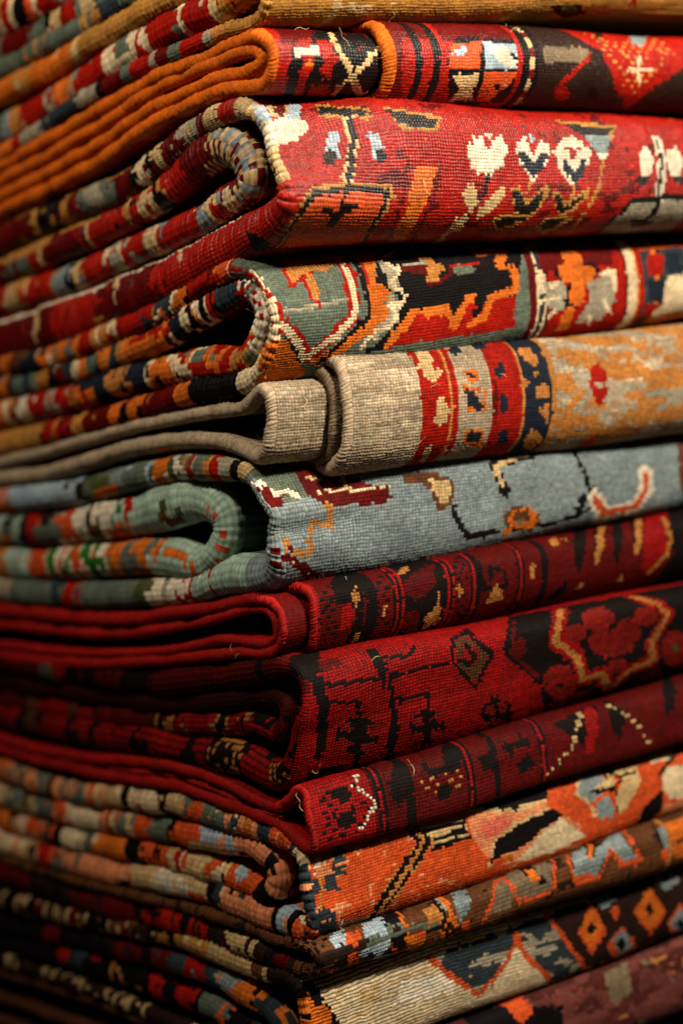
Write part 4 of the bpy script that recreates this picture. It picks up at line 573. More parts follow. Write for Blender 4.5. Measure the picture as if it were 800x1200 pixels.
    ('P','H',[336.3,70.7,337.3,70.7,338,70.7,338.3,70,337.7,69,337,68,336,67.3,335,67.3,334,67.3,333.7,67.7,334,68.7,334.3,69.3,335.3,70.3]),
    ('P','H',[336.3,75,337.3,75.3,338,75,338.3,74.3,338,73.7,337,72.7,336,72,335,71.7,334,71.7,333.7,72.3,333.7,73,334.3,74,335.3,74.7]),
    ('P','H',[343,78,344,78.3,344.7,77.7,344.3,76,343,73.7,342,71.7,341,70.3,340,70,339.3,70.3,339.3,71.7,339.7,73.3,340.7,75.3,342,77]),
    ('P','k',[299.7,83.3,309.7,74.7,314.3,72.3,318,71.3,321.3,75,324.7,79,328.3,83,332,86.7,337.3,88.7,344.7,93,347.7,94.7,347.7,100,347.7,105,347.7,110.3,348,116,348,121.3,348,127,348,132.7,348,138.3,348,144,348,149.7,347.7,155.3,347.3,160.7,347.3,162.7,347,164,336.7,156,330,154.3,324,153.7,318,152.7,311.7,153.7,298,166.3,298,160.3,298.3,153.7,298.7,147.3,300.3,140.3,301.7,133.7,302.7,127.3,303,121.7,303.7,116,303.3,111,303,106,302.7,101.3,301.7,97,301.3,92.3,300.3,88]),
    ('P','d',[314.7,75.3,314.3,79,319,81,322.3,77.7,319,74]),('L','d',1.2,[305.3,80.7,310.7,76.7,314.3,75.3]),
    ('L','d',1.2,[322.3,78.7,326,82.3,329.3,85.7]),
    ('P','H',[335.7,101.3,339.3,102,341.7,101.3,342.3,99,340.3,94.7,337,91,333.7,88.7,330.3,88,328,89.3,326.7,91.7,327,94.7,329,97.3,332,99.7]),
    ('P','k',[334,96,335,96,335.7,95.7,335.7,95,335.3,94,334.7,93.3,333.7,92.7,332.7,92.3,332,92.7,331.7,93.3,331.7,94,332.3,95,333,95.7]),
    ('L','z',1.2,[332.3,88,332.7,92,333.3,96,333.7,100]),('P','d',[341,92.3,340.7,97.7,340.3,103,340,108.3,348,114.7,347.7,109.7,347.3,105,346,99.3]),
    ('P','H',[315.7,114.3,317.7,113.7,319,111.7,319,108.7,318,105.3,316,102.7,314,101.7,311.7,102,309.7,104.3,308.7,107.7,309.3,110.3,311,112.3,313.3,113.7]),
    ('P','H',[326,123.3,328.7,122.3,330,119.3,330,115.3,328.3,110.7,326,107,323,104.7,320.3,104.3,318.3,106,317.7,109.7,318.3,114,320.3,118.7,323,122]),
    ('P','H',[322.7,125.3,325,125,326.3,123.3,327,121,326,118.3,324,116,321.7,114.7,319,114.3,317,115.3,316,117.3,316.3,120,317.7,122.3,320,124.3]),
    ('P','H',[318.3,103.3,319.7,103,320.7,101.7,321,100,320,97.7,318.7,96,317,95,315.7,95,314.3,96,313.7,98,314,99.7,315,101.7,316.7,103]),
    ('P','H',[317.7,131,319.3,130.3,320.3,129,320.7,127,320,124.7,318.3,122.7,316.7,121.3,315,121.7,313.7,122.7,312.7,124.7,313,127,314,129,315.7,130.3]),
    ('P','H',[335.3,122.7,336.7,122.7,337.3,121.3,337.3,119.3,336.3,116.7,335,114.3,333.3,113,332,112.7,330.7,113.3,330.7,115.3,331,117.7,332,119.7,333.7,121.7]),
    ('P','k',[319,114.3,319.7,114.3,320.3,114,320.3,113.3,320,112.7,319.3,112,318.7,111.7,318,111.7,317.3,112,317,112.3,317,113,317.3,113.7,318.3,114.3]),
    ('L','z',5.1,[305.7,98,311,93.7,314.7,92,318,91.3,320.7,94.3,323.3,97.7,326.3,100.7,330.7,102,335.3,104,335,107.3,334.7,110.7,338.3,113.7,343.3,118.3,340.3,120,338,122.3,335.7,125,335.7,128.3,335.3,131.7,331.3,130.3,327.3,129.7,324.3,131.7,321,133.3,317.7,135.3,312.7,131.7,311,129,309,126.7,306.3,125.3]),
    ('L','O',2.2,[305.7,98,311,93.7,314.7,92,318,91.3,320.7,94.3,323.3,97.7,326.3,100.7,330.7,102,335.3,104,335,107.3,334.7,110.7,338.3,113.7,343.3,118.3,340.3,120,338,122.3,335.7,125,335.7,128.3,335.3,131.7,331.3,130.3,327.3,129.7,324.3,131.7,321,133.3,317.7,135.3,312.7,131.7,311,129,309,126.7,306.3,125.3]),
    ('P','H',[333.7,146.3,337.3,147,340.3,146.7,341,144.3,339.3,140.3,336.3,136.7,332.7,134,329.3,133.7,326.3,134.7,325,137,325,140,327,143,330,145]),
    ('P','j',[332.7,141.3,333.3,141.3,334,141,334.3,140.7,334,140,333.3,139,332.3,138.7,331.7,138.3,331,138.7,330.3,139,330.3,139.7,331,140.7,331.7,141]),
    ('P','d',[343.7,126.3,341,130.3,339,135.3,341.7,139,345,137,348,135]),],},
  {'part':'inner_fold','u0':0.004,'ks':0.0016,'ku':0.0021000000000000003,'ulen':0.5,'weave':(0.28,0.26,0.9),'base':'d','back':'d','tilt':(0.01857,-0.24196,-0.11555),'wob':7.3,'grid':1,'design':0,'recede':0.035,'nface':0,'ctrl':[(0.50107,-0.13555,0.0165),(0.40144,-0.13074,0.01545),(0.26102,-0.12472,0.01524),(0.14509,-0.1187,0.01506),(0.06991,-0.10779,0.01411),(0.0336,-0.10309,0.01156),(0.0212,-0.10742,0.00935),(0.02121,-0.11585,0.00935),(0.02957,-0.12248,0.01048),(0.04865,-0.12095,0.01279),(0.06033,-0.12086,0.01293),(0.09556,-0.12595,0.01333),(0.14663,-0.13141,0.01393),(0.17379,-0.1335,0.01424),(0.26302,-0.13924,0.014),(0.32971,-0.14131,0.0147),(0.40347,-0.1436,0.01407),(0.50286,-0.14585,0.01503)],
   'motifs':[
    ('B','m',0,262),('B','k',262.5,264.5),('B','m',265,301.5),('B','d',516,610),('B','B',508,515.5),('B','z',475,507.5),('B','B',468,474.5),
    ('B','k',465,467.5),('B','z',454.5,464.5),('B','d',437.5,454),('B','d',400,437),('B','O',397.5,399.5),('B','k',391.5,397),('B','O',387,391),
    ('B','k',384.5,386.5),('B','z',354,384),('B','O',352,353.5),('B','k',349,351.5),('B','O',343.5,348.5),('B','z',331.5,343),('B','k',315.5,331),
    ('B','z',314,315),('L','z',1.7,[333.5,3.7,327,4,320.5,4,315,4.3]),],},
 ]),
 dict(name='folded_rug', label='thin dark red rug with white beaded zigzag line, resting on the coral rug', group='folded rugs in the stack', sheets=[
  {'part':'outer_fold','u0':0,'ks':0.0016,'ku':0.0021000000000000003,'face':(9,18),'ulen':0.5,'weave':(0.26,0.26,0.85),'base':'z','back':'d','cord':'z','bind':1,'tilt':(0.01972,0.07365,-0.16492),'wob':8.0,'bulge':0.8,'grid':1,'round':(11,16,0.6),'design':146,'nface':204,'ctrl':[(0.49708,-0.17032,0.00668),(0.3986,-0.17092,0.00626),(0.32529,-0.16963,0.00594),(0.25867,-0.16613,0.00566),(0.1978,-0.16018,0.00539),(0.14246,-0.15582,0.00516),(0.09236,-0.1569,0.00494),(0.0581,-0.1597,0.0048),(0.04059,-0.16277,0.00472),(0.02668,-0.16247,0.00466),(0.015,-0.15595,0.00461),(0.00608,-0.14995,0.00457),(-0.00121,-0.15069,0.00454),(-0.00446,-0.1589,0.00453),(-0.00741,-0.16986,0.00452),(-0.00745,-0.17763,0.00497),(5e-05,-0.1799,0.00501),(0.02022,-0.17412,0.0051),(0.04755,-0.17012,0.00523),(0.09368,-0.16861,0.00545),(0.14386,-0.1675,0.00568),(0.19931,-0.17185,0.00594),(0.25995,-0.17546,0.00623),(0.32646,-0.17759,0.00654),(0.39993,-0.1793,0.00689),(0.49851,-0.17858,0.00735)],
   'motifs':[
    ('P','k',[315.7,14.3,316.3,18.7,320,18.3,319,13.7]),('P','k',[324.7,13.7,323.7,18.7,327.7,18.7,327.7,14.3]),('P','k',[319.3,17,319,19.7,321.7,18.7]),
    ('N','k',[315,11,315.3,16,315.3,21.3,319,23.7,323,26.7,325.7,24.7,328.3,22.3,330.7,20.3,330.7,16.3,330.7,12.7,330.7,8.7,326.7,9.3,322.7,10,318.7,10.3]),
    ('U','d',26.3,27.4),('U','k',27.4,28.2),('U','z',28.2,28.7),('U','k',28.7,29.8),('U','d',29.8,36.1),
    ('P','k',[316,33.7,294.7,49.3,319,35.7,322.7,37,325.7,33.3,321.7,31.3,318.7,32]),('U','k',36.1,36.9),('U','z',36.9,37.5),('U','k',37.5,38.6),
    ('U','d',38.6,56.1),('P','k',[316.3,43.3,317.7,45,317.7,49.3,295,63.7,294.7,66.3,321,54.3,320.3,50.3,320.7,44.3,319.3,43.7]),
    ('N','O',[320,40.7,319,45.3,319,50.3,319,55.3,322,55.3,325,55.7,325.3,51,325.7,46.7,326.3,42.3,323,41.3]),
    ('P','k',[323.7,46.3,322.3,49.3,326.3,52,327,46.3]),('U','k',56.1,57),('U','z',57,57.6),('U','k',57.6,58.8),('U','d',58.8,65.9),
    ('P','k',[319.3,61.3,319.3,65.7,322.7,66,323.3,62.3]),('U','k',65.9,66.8),('U','z',66.8,67.4),('U','k',67.4,68.4),('U','d',68.4,85.3),
    ('P','k',[317.3,69.7,317.7,74.7,317.3,79.3,319.7,80,320.3,74.7,322.7,72.3,320,70.7]),('P','k',[324.7,74,322.3,78.7,325.7,81,327,75.7]),
    ('U','k',83.3,84.3),('U','z',84.3,84.9),('U','k',84.9,85.9),('U','d',85.9,151.4),
    ('P','k',[316.3,91.3,315.7,95.7,315,100.7,314.3,106,314,111,318,106.7,321.7,103.7,324.7,100.7,320.7,95.3]),
    ('P','z',[314.3,104.7,314,108.3,320,107,323.3,105.3,326.7,103.7,327,101,323,101,318.7,102]),
    ('P','k',[313.7,113.7,317,117.7,322.3,117.7,326.3,114.3,321,112.3,317.7,112]),
    ('P','d',[321.7,116.3,324.3,121.7,329,125,329,120,329,115.3,325.3,115.7]),('P','k',[316,135.3,294.3,156.7,318.7,139,321.3,138,323,134.3,319.7,134.3]),
    ('C','w',0.6,[314.3,22.3,316.7,20.7,318,22.3,319,23.7,320.3,24.7,321.7,25.7,323,26.7,324.3,26,325.7,25,327,23.7,328.3,22.3,329.7,21]),
    ('C','u',0.6,[316,102,318,100,320.3,98.3,322,97,324,95.3,325.3,93,327,90.3,328.7,87.7,330,85.7]),
    ('C','u',0.6,[315.7,114,316.7,115.7,318.3,117.3,319.7,119,321.7,121,323.7,123,326.3,124.7,328.3,126]),],},
  {'part':'inner_fold','u0':0.001,'ks':0.0016,'ku':0.0021000000000000003,'ulen':0.5,'base':'z','back':'d','cord':'z','bind':1,'tilt':(0.01972,0.07365,-0.16492),'wob':8.3,'design':0,'recede':0.035,'nface':0,'ctrl':[(0.50062,-0.17628,0.00335),(0.40169,-0.17589,0.00314),(0.32814,-0.17437,0.00298),(0.26138,-0.17124,0.0034),(0.20054,-0.16673,0.00379),(0.14499,-0.16209,0.00414),(0.09471,-0.16293,0.00397),(0.06219,-0.16586,0.00337),(0.04003,-0.16764,0.00283),(0.02273,-0.1672,0.00279)],
   'motifs':[
    ],},
 ]),
 dict(name='folded_rug', label='coral orange rug with black striped zigzag and large cream and blue flower', group='folded rugs in the stack', sheets=[
  {'part':'outer_fold','u0':0,'ks':0.0016,'ku':0.0019,'face':(9,20),'ulen':0.5,'weave':(0.36,0.34,0.5),'base':'R','back':'p','tilt':(0.01151,-0.28785,-0.20292),'wob':9.0,'round':(11,18,0.6),'design':165,'nface':226,'ctrl':[(0.5015,-0.19585,0.01802),(0.40239,-0.19484,0.01688),(0.34313,-0.19506,0.0162),(0.2817,-0.19366,0.01549),(0.22466,-0.18667,0.01483),(0.17812,-0.18276,0.01429),(0.14521,-0.17868,0.01333),(0.11955,-0.17927,0.01248),(0.08816,-0.17922,0.01104),(0.06193,-0.17831,0.01079),(0.04233,-0.17933,0.01007),(0.02253,-0.18016,0.00937),(0.01028,-0.18359,0.00736),(0.00348,-0.18977,0.0064),(0.00196,-0.1992,0.00639),(0.00053,-0.20956,0.00685),(-0.0002,-0.21867,0.0073),(0.00884,-0.22717,0.01031),(0.02137,-0.22712,0.01252),(0.04298,-0.22753,0.01436),(0.06535,-0.22695,0.01519),(0.0954,-0.22673,0.0156),(0.12002,-0.22663,0.01536),(0.1513,-0.22921,0.01518),(0.17872,-0.23193,0.01553),(0.22917,-0.23899,0.01616),(0.26904,-0.24148,0.01666),(0.32685,-0.24639,0.01738),(0.37299,-0.24868,0.01796),(0.4111,-0.24979,0.01843),(0.51179,-0.25527,0.01969)],
   'motifs':[
    ('B','o',0,69),('B','g',69.5,89),('B','k',89.5,93.5),('B','p',94,99.5),('B','g',100,111),('B','k',111.5,114.5),('B','p',115,123),
    ('B','g',123.5,149.5),('B','R',150,164.5),('B','u',165,181.5),('B','k',182,189),('B','c',189.5,213),('B','k',213.5,218.5),('B','u',219,234),
    ('B','k',234.5,236),('B','R',236.5,245),('B','g',245.5,270.5),('B','c',271,273),('B','o',273.5,279.3),('B','p',279.7,283),('B','i',283.3,291.3),
    ('B','R',291.7,304.7),('B','i',305,308),('B','c',308.3,313.7),('B','i',314,332.7),('B','c',576,655),('B','p',568,575.5),('B','u',559,567.5),
    ('B','k',547.5,558.5),('B','r',537.5,547),('B','R',534,537),('B','g',522,533.5),('B','p',483.5,521.5),('B','p',476.5,483),('B','k',469,476),
    ('B','u',443,468.5),('B','c',437.5,442.5),('B','w',424.5,437),('B','u',401.5,424),('B','k',397,401),('B','i',391,396.5),('B','c',388,390.5),
    ('B','p',357,387.5),('B','k',355,356.7),('B','l',347,354.7),('B','k',343.3,346.7),('B','R',341,343),
    ('P','p',[389,2.3,381,2,373,2,365.3,1.7,358.3,1.7,359.3,4.3,365.3,4,374,4.3,381.5,4,389.5,4]),('P','R',[414.5,4.3,401.5,4,403.5,5.7,415.5,5.7]),
    ('P','k',[472,4.7,459,3,458.5,4.3,471.5,6]),('N','i',[343,1.3,343,-2,329.7,7,333,6.7,340,9.7,342.7,5.7,341,3.3]),
    ('P','c',[312.7,8.7,313,13,317.3,13,317,7.7]),('P','i',[310.7,16.3,310.7,21.3,315.3,20,320.7,20,319.7,15.3,314.7,15]),
    ('N','O',[309.3,16.3,310.7,22.7,314,21,317.7,20.7,321.7,20.3,321,16.7,320.3,13.3,316,13.7,313,14.3]),('P','i',[318.3,4.3,318.7,10.3,324.3,9.3,324,4]),
    ('P','i',[318.7,12,319.3,16.3,324.7,16.3,323.7,11.3]),('P','i',[329,7,330,13.7,333,14,340,17.7,337.3,8.3,332,6.7]),
    ('P','e',[334.3,15.3,335.3,20.7,336.7,26,338.7,31.7,339.7,28.3,340,23.3,340,18]),
    ('P','w',[332,4,332.3,4,333.7,3.3,335,2.7,337.7,1.7,340.3,1.3,342.7,1,343.7,0.7,344,0.3,344,-0.5,343.7,-1.5,342.7,-2,340.3,-2]),
    ('L','O',1.2,[308.3,15,311.7,13,314,12,316.7,11.3,320,11,323,10.3,326.3,9.3,329.3,8.3]),('S','p',0.22,5,3,2),
    ('P','p',[312,65.3,311.7,70,311.3,74.7,311.3,79.3,311,84,310.7,90.3,310.3,96.7,310.3,103,310.3,109.3,314.7,108,319,108,323.7,108.7,328.3,109.7,329.7,104.3,330.3,98.7,331.7,93.7,332.7,88.3,334.3,83.7,331.3,78.3,329,73.7,327,69.3,323.7,67.3,320.3,65.3,316.3,65]),
    ('P','P',[317,68.3,316.7,73.3,316,78.7,319.3,81.3,321,76,323,71]),
    ('P','R',[321.7,65.3,326,68.3,330.3,71.3,337.3,71.3,338,67.3,339.3,64,332.7,58,329,54.3,325.7,51.3,324.3,56,323,60.7]),
    ('P','u',[314,47.3,314,53,314,58.7,314,64.3,317.7,64,321.3,64.3,321.3,59,321.7,53.7,321.7,48.7,317.7,47.7]),
    ('L','k',1.2,[315.7,47.7,315.7,51.7,315.3,55.7,315.3,59.7,315,64]),('L','k',1.2,[318.3,48.3,318.3,52,318.3,56,318,60,318,64]),
    ('L','k',1.2,[321,49.3,321,53,321,56.7,320.7,60,320.7,64]),
    ('L','O',5.3,[339.7,31.7,334.7,31.3,332.3,33,330.3,35,328.3,37.3,326.3,39.3,324.7,41.7,322.7,43.7,320.7,45.7,319,48]),
    ('L','k',4.7,[337,30.7,334,31.7,332,33.3,330.3,35.3,328.3,37.3,326,40,323.7,42.3,321.7,45,319.3,47.3]),
    ('L','O',1.3,[337,31.3,333.7,32.7,331.3,35,329,37.3,326.7,39.7,324.3,42,322.3,44.3,320,46.7]),
    ('N','O',[339.7,31,333.3,31,330,33.3,326.3,36.3,324,39,321.3,41.3,319,44,316.3,46.7,318.3,49.7,321.3,47,324.3,44.7,327.3,42,330.7,40,333.3,37.3,337.3,35.7,339.7,33.3]),
    ('L','k',3.6,[310,41.3,313.3,44,315.7,46,318,48]),('L','O',1.2,[311,42,313,43.7,315.3,45.7,317.3,47.7]),
    ('P','k',[311.3,69,310.7,74.3,310,79.7,309.3,85.3,309,90.7,309,95.7,308.7,101,313.7,97,314,92.3,314.3,87.7,314.7,83,314,75.7,312.7,72.3]),
    ('L','u',1.2,[312.7,69.7,313.7,73.7,314.3,78,315.3,82.3,315,87,315,91.7,314.7,96.3]),
    ('L','u',1.6,[331,72,327.3,73,324,74.3,322.7,77,321.3,79.7,320,82.7,319.3,86.7,319,91,318.3,95,318,99.3]),
    ('P','k',[331,71.7,327.7,73,324.3,74,322.3,78.7,320.3,83.3,319.3,89.3,318.3,95.7,318.3,101.3,321.7,105.7,322.3,100.7,323.3,96,325,92,326.7,88.3,328.7,82,329.3,76.7]),
    ('P','c',[333.3,82.3,330.7,85.3,328.7,88.3,326.3,91.7,324,95,323,102.3,327.7,106.7,332.7,111.7,333.3,107,334,102.3,334.7,97.7,334,92.3,333.7,87.3]),
    ('P','o',[330.7,75.7,329.7,81.3,332.7,81]),
    ('P','R',[309.3,100,307,106.3,303,114,301,121,299.7,127.7,297.7,134.3,300.3,138.7,303.3,143,306,147.3,307.7,152.7,313,149.7,317.7,149.7,321.7,147.7,325.7,145.7,328.3,142,331,138.7,332,133.3,332.7,128.3,333.7,123.3,334.3,118.3,330,113,326.3,108.3,323,104,319.7,100,316.3,96,313,97.3]),
    ('P','u',[307.7,103.3,306,110.3,304,117.3,301.7,125,299.3,133,305,129,306.3,121.7,307.3,114.7,308.3,108]),
    ('L','k',1.2,[302.3,130,311,123.7,315.7,124.3,320.3,126.7,323.7,126.3,327,126.3]),
    ('P','b',[310,112.7,308,120,312.3,122,318,120.7,320.3,115.7,318,109.7,314.3,110.3]),
    ('L','u',1.2,[308.3,115.7,312,111.7,315.3,109,318.3,111.7,321.7,114.7,326,116]),('P','b',[321.3,116.3,320,122.7,325.3,125.3,329,124,327.7,117.7]),
    ('P','u',[307.3,126.3,307,131.3,310.3,134,313,138.3,320,137.3,323.3,134,326.7,131,329.3,127,322,125.7,316,130,312,123.7]),
    ('P','u',[315,116.7,313.3,123,315.3,127.7,317.7,124,317,117.7]),('L','k',1.2,[309,124.7,312,126.3,315,129.3,314,136.3]),
    ('L','k',1.2,[316.7,115.7,317.3,120,318.3,124.7,316,130]),('P','c',[309,145.7,306,156.3,307.3,162.7,313,156.3,313,151,313.3,145.3]),
    ('P','c',[324.7,162,328.3,161.3,330.3,159,331,155.7,329.3,152,326.7,149.3,323,147.7,319.7,148,317,150,315.7,153.3,316,156.7,318,159.7,321,161.7]),
    ('L','k',1.6,[308.7,162.3,312.3,156,315.3,151,318.3,147.3]),('P','k',[338.7,138,329.7,138.3,327,143.3,324.3,148.3,329,147.7,334.3,148.3,338.7,144.7]),
    ('P','p',[332,148.7,331.7,154,331.3,159.3,331,165,330.7,170.7,338.3,174,338.7,173,338.7,166.7,338.7,160.7,338.7,154.3,338.7,148.3]),
    ('P','p',[310.7,162,309.7,169,309,176,315.3,171.7,321.7,170.7,328.3,170.3,322.7,163,316.7,161.3]),],},
  {'part':'inner_fold','u0':0.001,'ks':0.0016,'ku':0.002,'ulen':0.5,'base':'R','back':'p','tilt':(0.01151,-0.28785,-0.20292),'wob':9.3,'design':0,'recede':0.035,'nface':0,'ctrl':[(0.50808,-0.21935,0.01812),(0.40787,-0.2149,0.01696),(0.3337,-0.21203,0.01678),(0.26648,-0.20825,0.01597),(0.217,-0.204,0.01599),(0.17663,-0.20046,0.01548),(0.12829,-0.19585,0.01488),(0.10309,-0.19402,0.01456),(0.07889,-0.19175,0.01316),(0.06029,-0.19041,0.01295),(0.04544,-0.19401,0.01278),(0.03647,-0.20048,0.01268),(0.03733,-0.20879,0.0127),(0.04862,-0.21588,0.01283),(0.06291,-0.21487,0.013),(0.09071,-0.21291,0.01387),(0.12027,-0.21401,0.01365),(0.15145,-0.2157,0.01401),(0.16759,-0.21603,0.0142),(0.23128,-0.22214,0.01431),(0.28577,-0.22666,0.01427),(0.31955,-0.22899,0.01463),(0.36963,-0.23144,0.01516),(0.41088,-0.23393,0.01559),(0.51135,-0.23827,0.01665)],
   'motifs':[
    ('B','u',0,70),('B','g',70.5,88.5),('B','d',89,92),('B','u',92.5,103),('B','g',103.5,119),('B','R',119.5,133.5),('B','c',134,164),('B','p',164.5,170),
    ('B','r',170.5,173),('B','u',173.5,180),('B','g',180.5,189),('B','u',189.5,195),('B','R',195.5,205.5),('B','g',206,223),('B','k',223.5,226),
    ('B','R',226.5,244.5),('B','k',245,247),('B','l',247.5,259.5),('B','k',260,261),('B','l',261.5,267.5),('B','c',268,269),('B','p',269.5,280.5),
    ('B','p',281,302.5),('B','o',526,600),('B','k',518.5,525.5),('B','c',506.5,518),('B','R',492,506),('B','g',486,491.5),('B','k',471.5,485.5),
    ('B','c',452,471),('B','g',443,451.5),('B','o',410.5,442.5),('B','k',397.5,410),('B','R',375.5,397),('B','u',370,375),('B','r',367.5,369.5),
    ('B','c',364,367),('B','u',346,363.5),('B','R',343,345.5),('B','c',337.5,342.5),('B','k',335,337),('B','R',315,334.5),('B','k',303,314.5),
    ('P','k',[355.5,-2,347,-2,269,2,274,1,287.5,2,325.5,-2,333,-1.5,341.5,-1.5,348,-2]),('P','l',[330,1.7,327.5,-0.5,320.5,1.7,326,3]),
    ('P','u',[240,3,247.5,3,256,3,263.5,2.7,260,1,251,1,243.5,1,236,1.3]),
    ('P','k',[383,2.7,383.5,3,384,3,385.5,3.3,386.5,3.3,388,3.3,388.5,3,388.5,2.7,388,2.7,387,2.3,386,2.3,385,2.3,383.5,2.3]),],},
 ]),
 dict(name='folded_rug', label='thin brown rug with light blue and orange blocks, just below the coral rug', group='folded rugs in the stack', sheets=[
  {'part':'outer_fold','u0':0,'ks':0.0016,'ku':0.0019,'face':(4,12),'ulen':0.5,'weave':(0.3,0.3,0.5),'base':'B','back':'x','tilt':(0.01449,0.76749,-0.2419),'wob':10.0,'round':(6,10,0.6),'design':165,'nface':226,'ctrl':[(0.51399,-0.26799,0.00407),(0.41298,-0.26169,0.0038),(0.2706,-0.25281,0.00344),(0.15293,-0.24278,0.00366),(0.0776,-0.23749,0.00392),(0.03271,-0.23774,0.00377),(0.01125,-0.23473,0.00415),(-0.00111,-0.23422,0.00456),(-0.00551,-0.23874,0.00545),(-0.00078,-0.2459,0.00548),(0.01687,-0.24923,0.00557),(0.03827,-0.24958,0.00663),(0.06504,-0.24952,0.00978),(0.10295,-0.25065,0.01123),(0.15425,-0.25367,0.01289),(0.21063,-0.25982,0.01349),(0.27241,-0.26598,0.01415),(0.39598,-0.27126,0.01545),(0.5162,-0.28075,0.01673)],
   'motifs':[
    ('B','B',0,322.7),('B','d',579.5,656),('B','d',561.5,579),('B','k',551.5,561),('B','k',539,551),('B','x',534,538.5),('B','k',518,533.5),
    ('B','d',496,517.5),('B','x',488,495.5),('B','d',460,487.5),('B','k',452.5,459.5),('B','r',423,452),('B','k',415,422.5),('B','r',399.5,414.5),
    ('B','x',385.5,399),('B','u',367.3,385),('B','x',361,367),('B','k',355.3,360.7),('B','d',347.3,355),('B','x',344,347),
    ('N','u',[314.7,8.3,316,11.7,318,14.7,318.7,18.3,324.7,13.3,327.3,11.3,332.3,12.7,333.7,11.7,334,6.7,339.7,6,339,2,318.3,1.3]),
    ('N','k',[306.7,11,309.7,14.7,313,18,315.7,21.7,324.3,15.3,327,13,333,14.7,333.7,13.3,333.3,8.3,336,6.3,341.3,5.7,341.7,2,315.3,1.3]),
    ('P','l',[322,12.7,320.7,19,325,16.7,327.7,16.3,327.3,11]),('P','R',[323.3,17.7,322.3,23.3,326.7,21.3,329.7,19.3,334,18.7,327.3,15]),
    ('P','R',[332,9.3,331,12.7,333.7,15,333.7,10.3]),('P','k',[327.3,11,327.3,15,334,18.3,333.7,15]),('P','R',[331.7,18.3,330.3,20.7,334,22.3]),
    ('P','l',[321.3,25.3,316.7,32.3,323,32.7,328,32,334.3,32,334.3,25.7,329,20.3,326.7,22.7]),
    ('P','k',[319.3,33.7,317,41.7,325.7,37.7,330,39.3,331.3,36.7,334.7,36,327,31.3,324.7,31.3]),('P','g',[324.3,31.7,325,37,327.7,36.7,327,31.3]),
    ('P','R',[331.7,32,330.7,34.3,334.7,37.3,334.3,33.3]),('L','o',1.2,[320.7,39,325.3,37.3,328,38.7,330,38.3,333.7,39.7]),
    ('L','g',1.2,[327,23.3,327,27,327.3,30.7,327.3,34.3,327.7,38,327.7,41.7,328,45.7,328.3,50,328.7,54.3,328.7,58.7]),
    ('P','o',[329.3,39,328.7,45.7,332,45.3,334.7,45.3,334.7,40.7]),('P','O',[323,46,322.3,51,327.7,51.7,328.7,45.7]),
    ('P','R',[329.3,40.3,328.7,45,331.3,44.7]),('P','o',[327.7,49.7,327.7,55.3,332.7,57.7,334.7,52.7,330.3,50]),('P','R',[332.7,46,332,50,334.7,50]),
    ('L','k',1.2,[329.7,45.7,329.7,49,329.7,52,329.7,55.3]),('P','e',[320,52.3,320.3,56,326,54,325.7,50.7]),
    ('L','o',1.8,[319,55,324.7,55.3,327.7,55.3,330.3,56.7,332,55.7,334.7,55.7]),('L','k',1.2,[318.7,52.7,323.7,51.3,326.3,52.3,329.3,52.3,334,54.7]),
    ('P','b',[319,60.3,321,64,327.3,62,330,58.7,325.7,56.7]),('P','R',[331,57.7,330,61.3,334.7,63.7]),('S','x',0.25,6,14,1.3),
    ('L','R',1.2,[331.7,67.7,329.7,69,327.7,70.7,325.7,72,322.7,74.7,323,78.3,326,78,328.3,79.3,330.7,82.7,330.7,86.7,330.7,91,330.7,95,328.7,95,326.3,95.3,323,97.7]),
    ('P','T',[331,68.7,328,71.3,323,75,323.7,78,328.7,78.7,331,78,331,73.3]),
    ('P','T',[323,78.3,328.3,80,330.3,83.3,330.3,88.7,330.3,94.3,327,94,322.7,96.7,322,92,321.7,87.3,320.7,83]),
    ('P','k',[319.7,85.3,318.7,90.3,325,89.3,328,92.3,327.3,87.3,324.7,85]),('P','o',[322.3,86.3,323,89.3,327,89.7,326.7,86.3]),
    ('P','b',[322.7,105,321.7,110,320.3,115.3,323.7,116,320.3,123.3,315.3,132.7,323.3,128,326.7,128.7,329,131.3,329.3,123.7,325,120.3,327.3,116.3,329.7,113.7,329.7,109.3,329.7,105,327,103.7]),
    ('L','R',1.2,[323,103.3,326,102.3,328,103,330,104.3,330,109.3,330.3,114.7,328.7,116.3,327,118,325.7,120.7,327.7,122,329.7,124.3,329.7,128.7,329.7,133,327.3,130.7,325,129.7,320.7,131.3,305.3,143]),
    ('P','k',[319.3,114,318,120,326.3,112.7,326.3,109]),('P','o',[321,114,321,116.3,326.3,111,326,109.7]),
    ('P','b',[323.7,142,323.3,148.3,326.3,146.7,328.7,147,329,143,326.7,141.3]),('L','k',1.2,[323,142.7,326.7,142,329,143.7]),
    ('P','R',[330.3,142.3,328.3,145.3,332.3,147]),
    ('P','o',[323.3,148.3,323.3,155.3,323.3,162.3,323.3,169.7,327,166.7,329.7,166.7,329,160.3,328.3,154,327.7,148]),
    ('P','o',[329,148,329.3,154,329.3,160.3,329.7,166.7,335,170.3,333.3,163,332.3,156,331.7,150]),('U','O',146.5,147.8),],},
 ]),
 dict(name='folded_rug', label='cream ribbed rug with a dark teal zigzag and orange diamonds', group='folded rugs in the stack', sheets=[
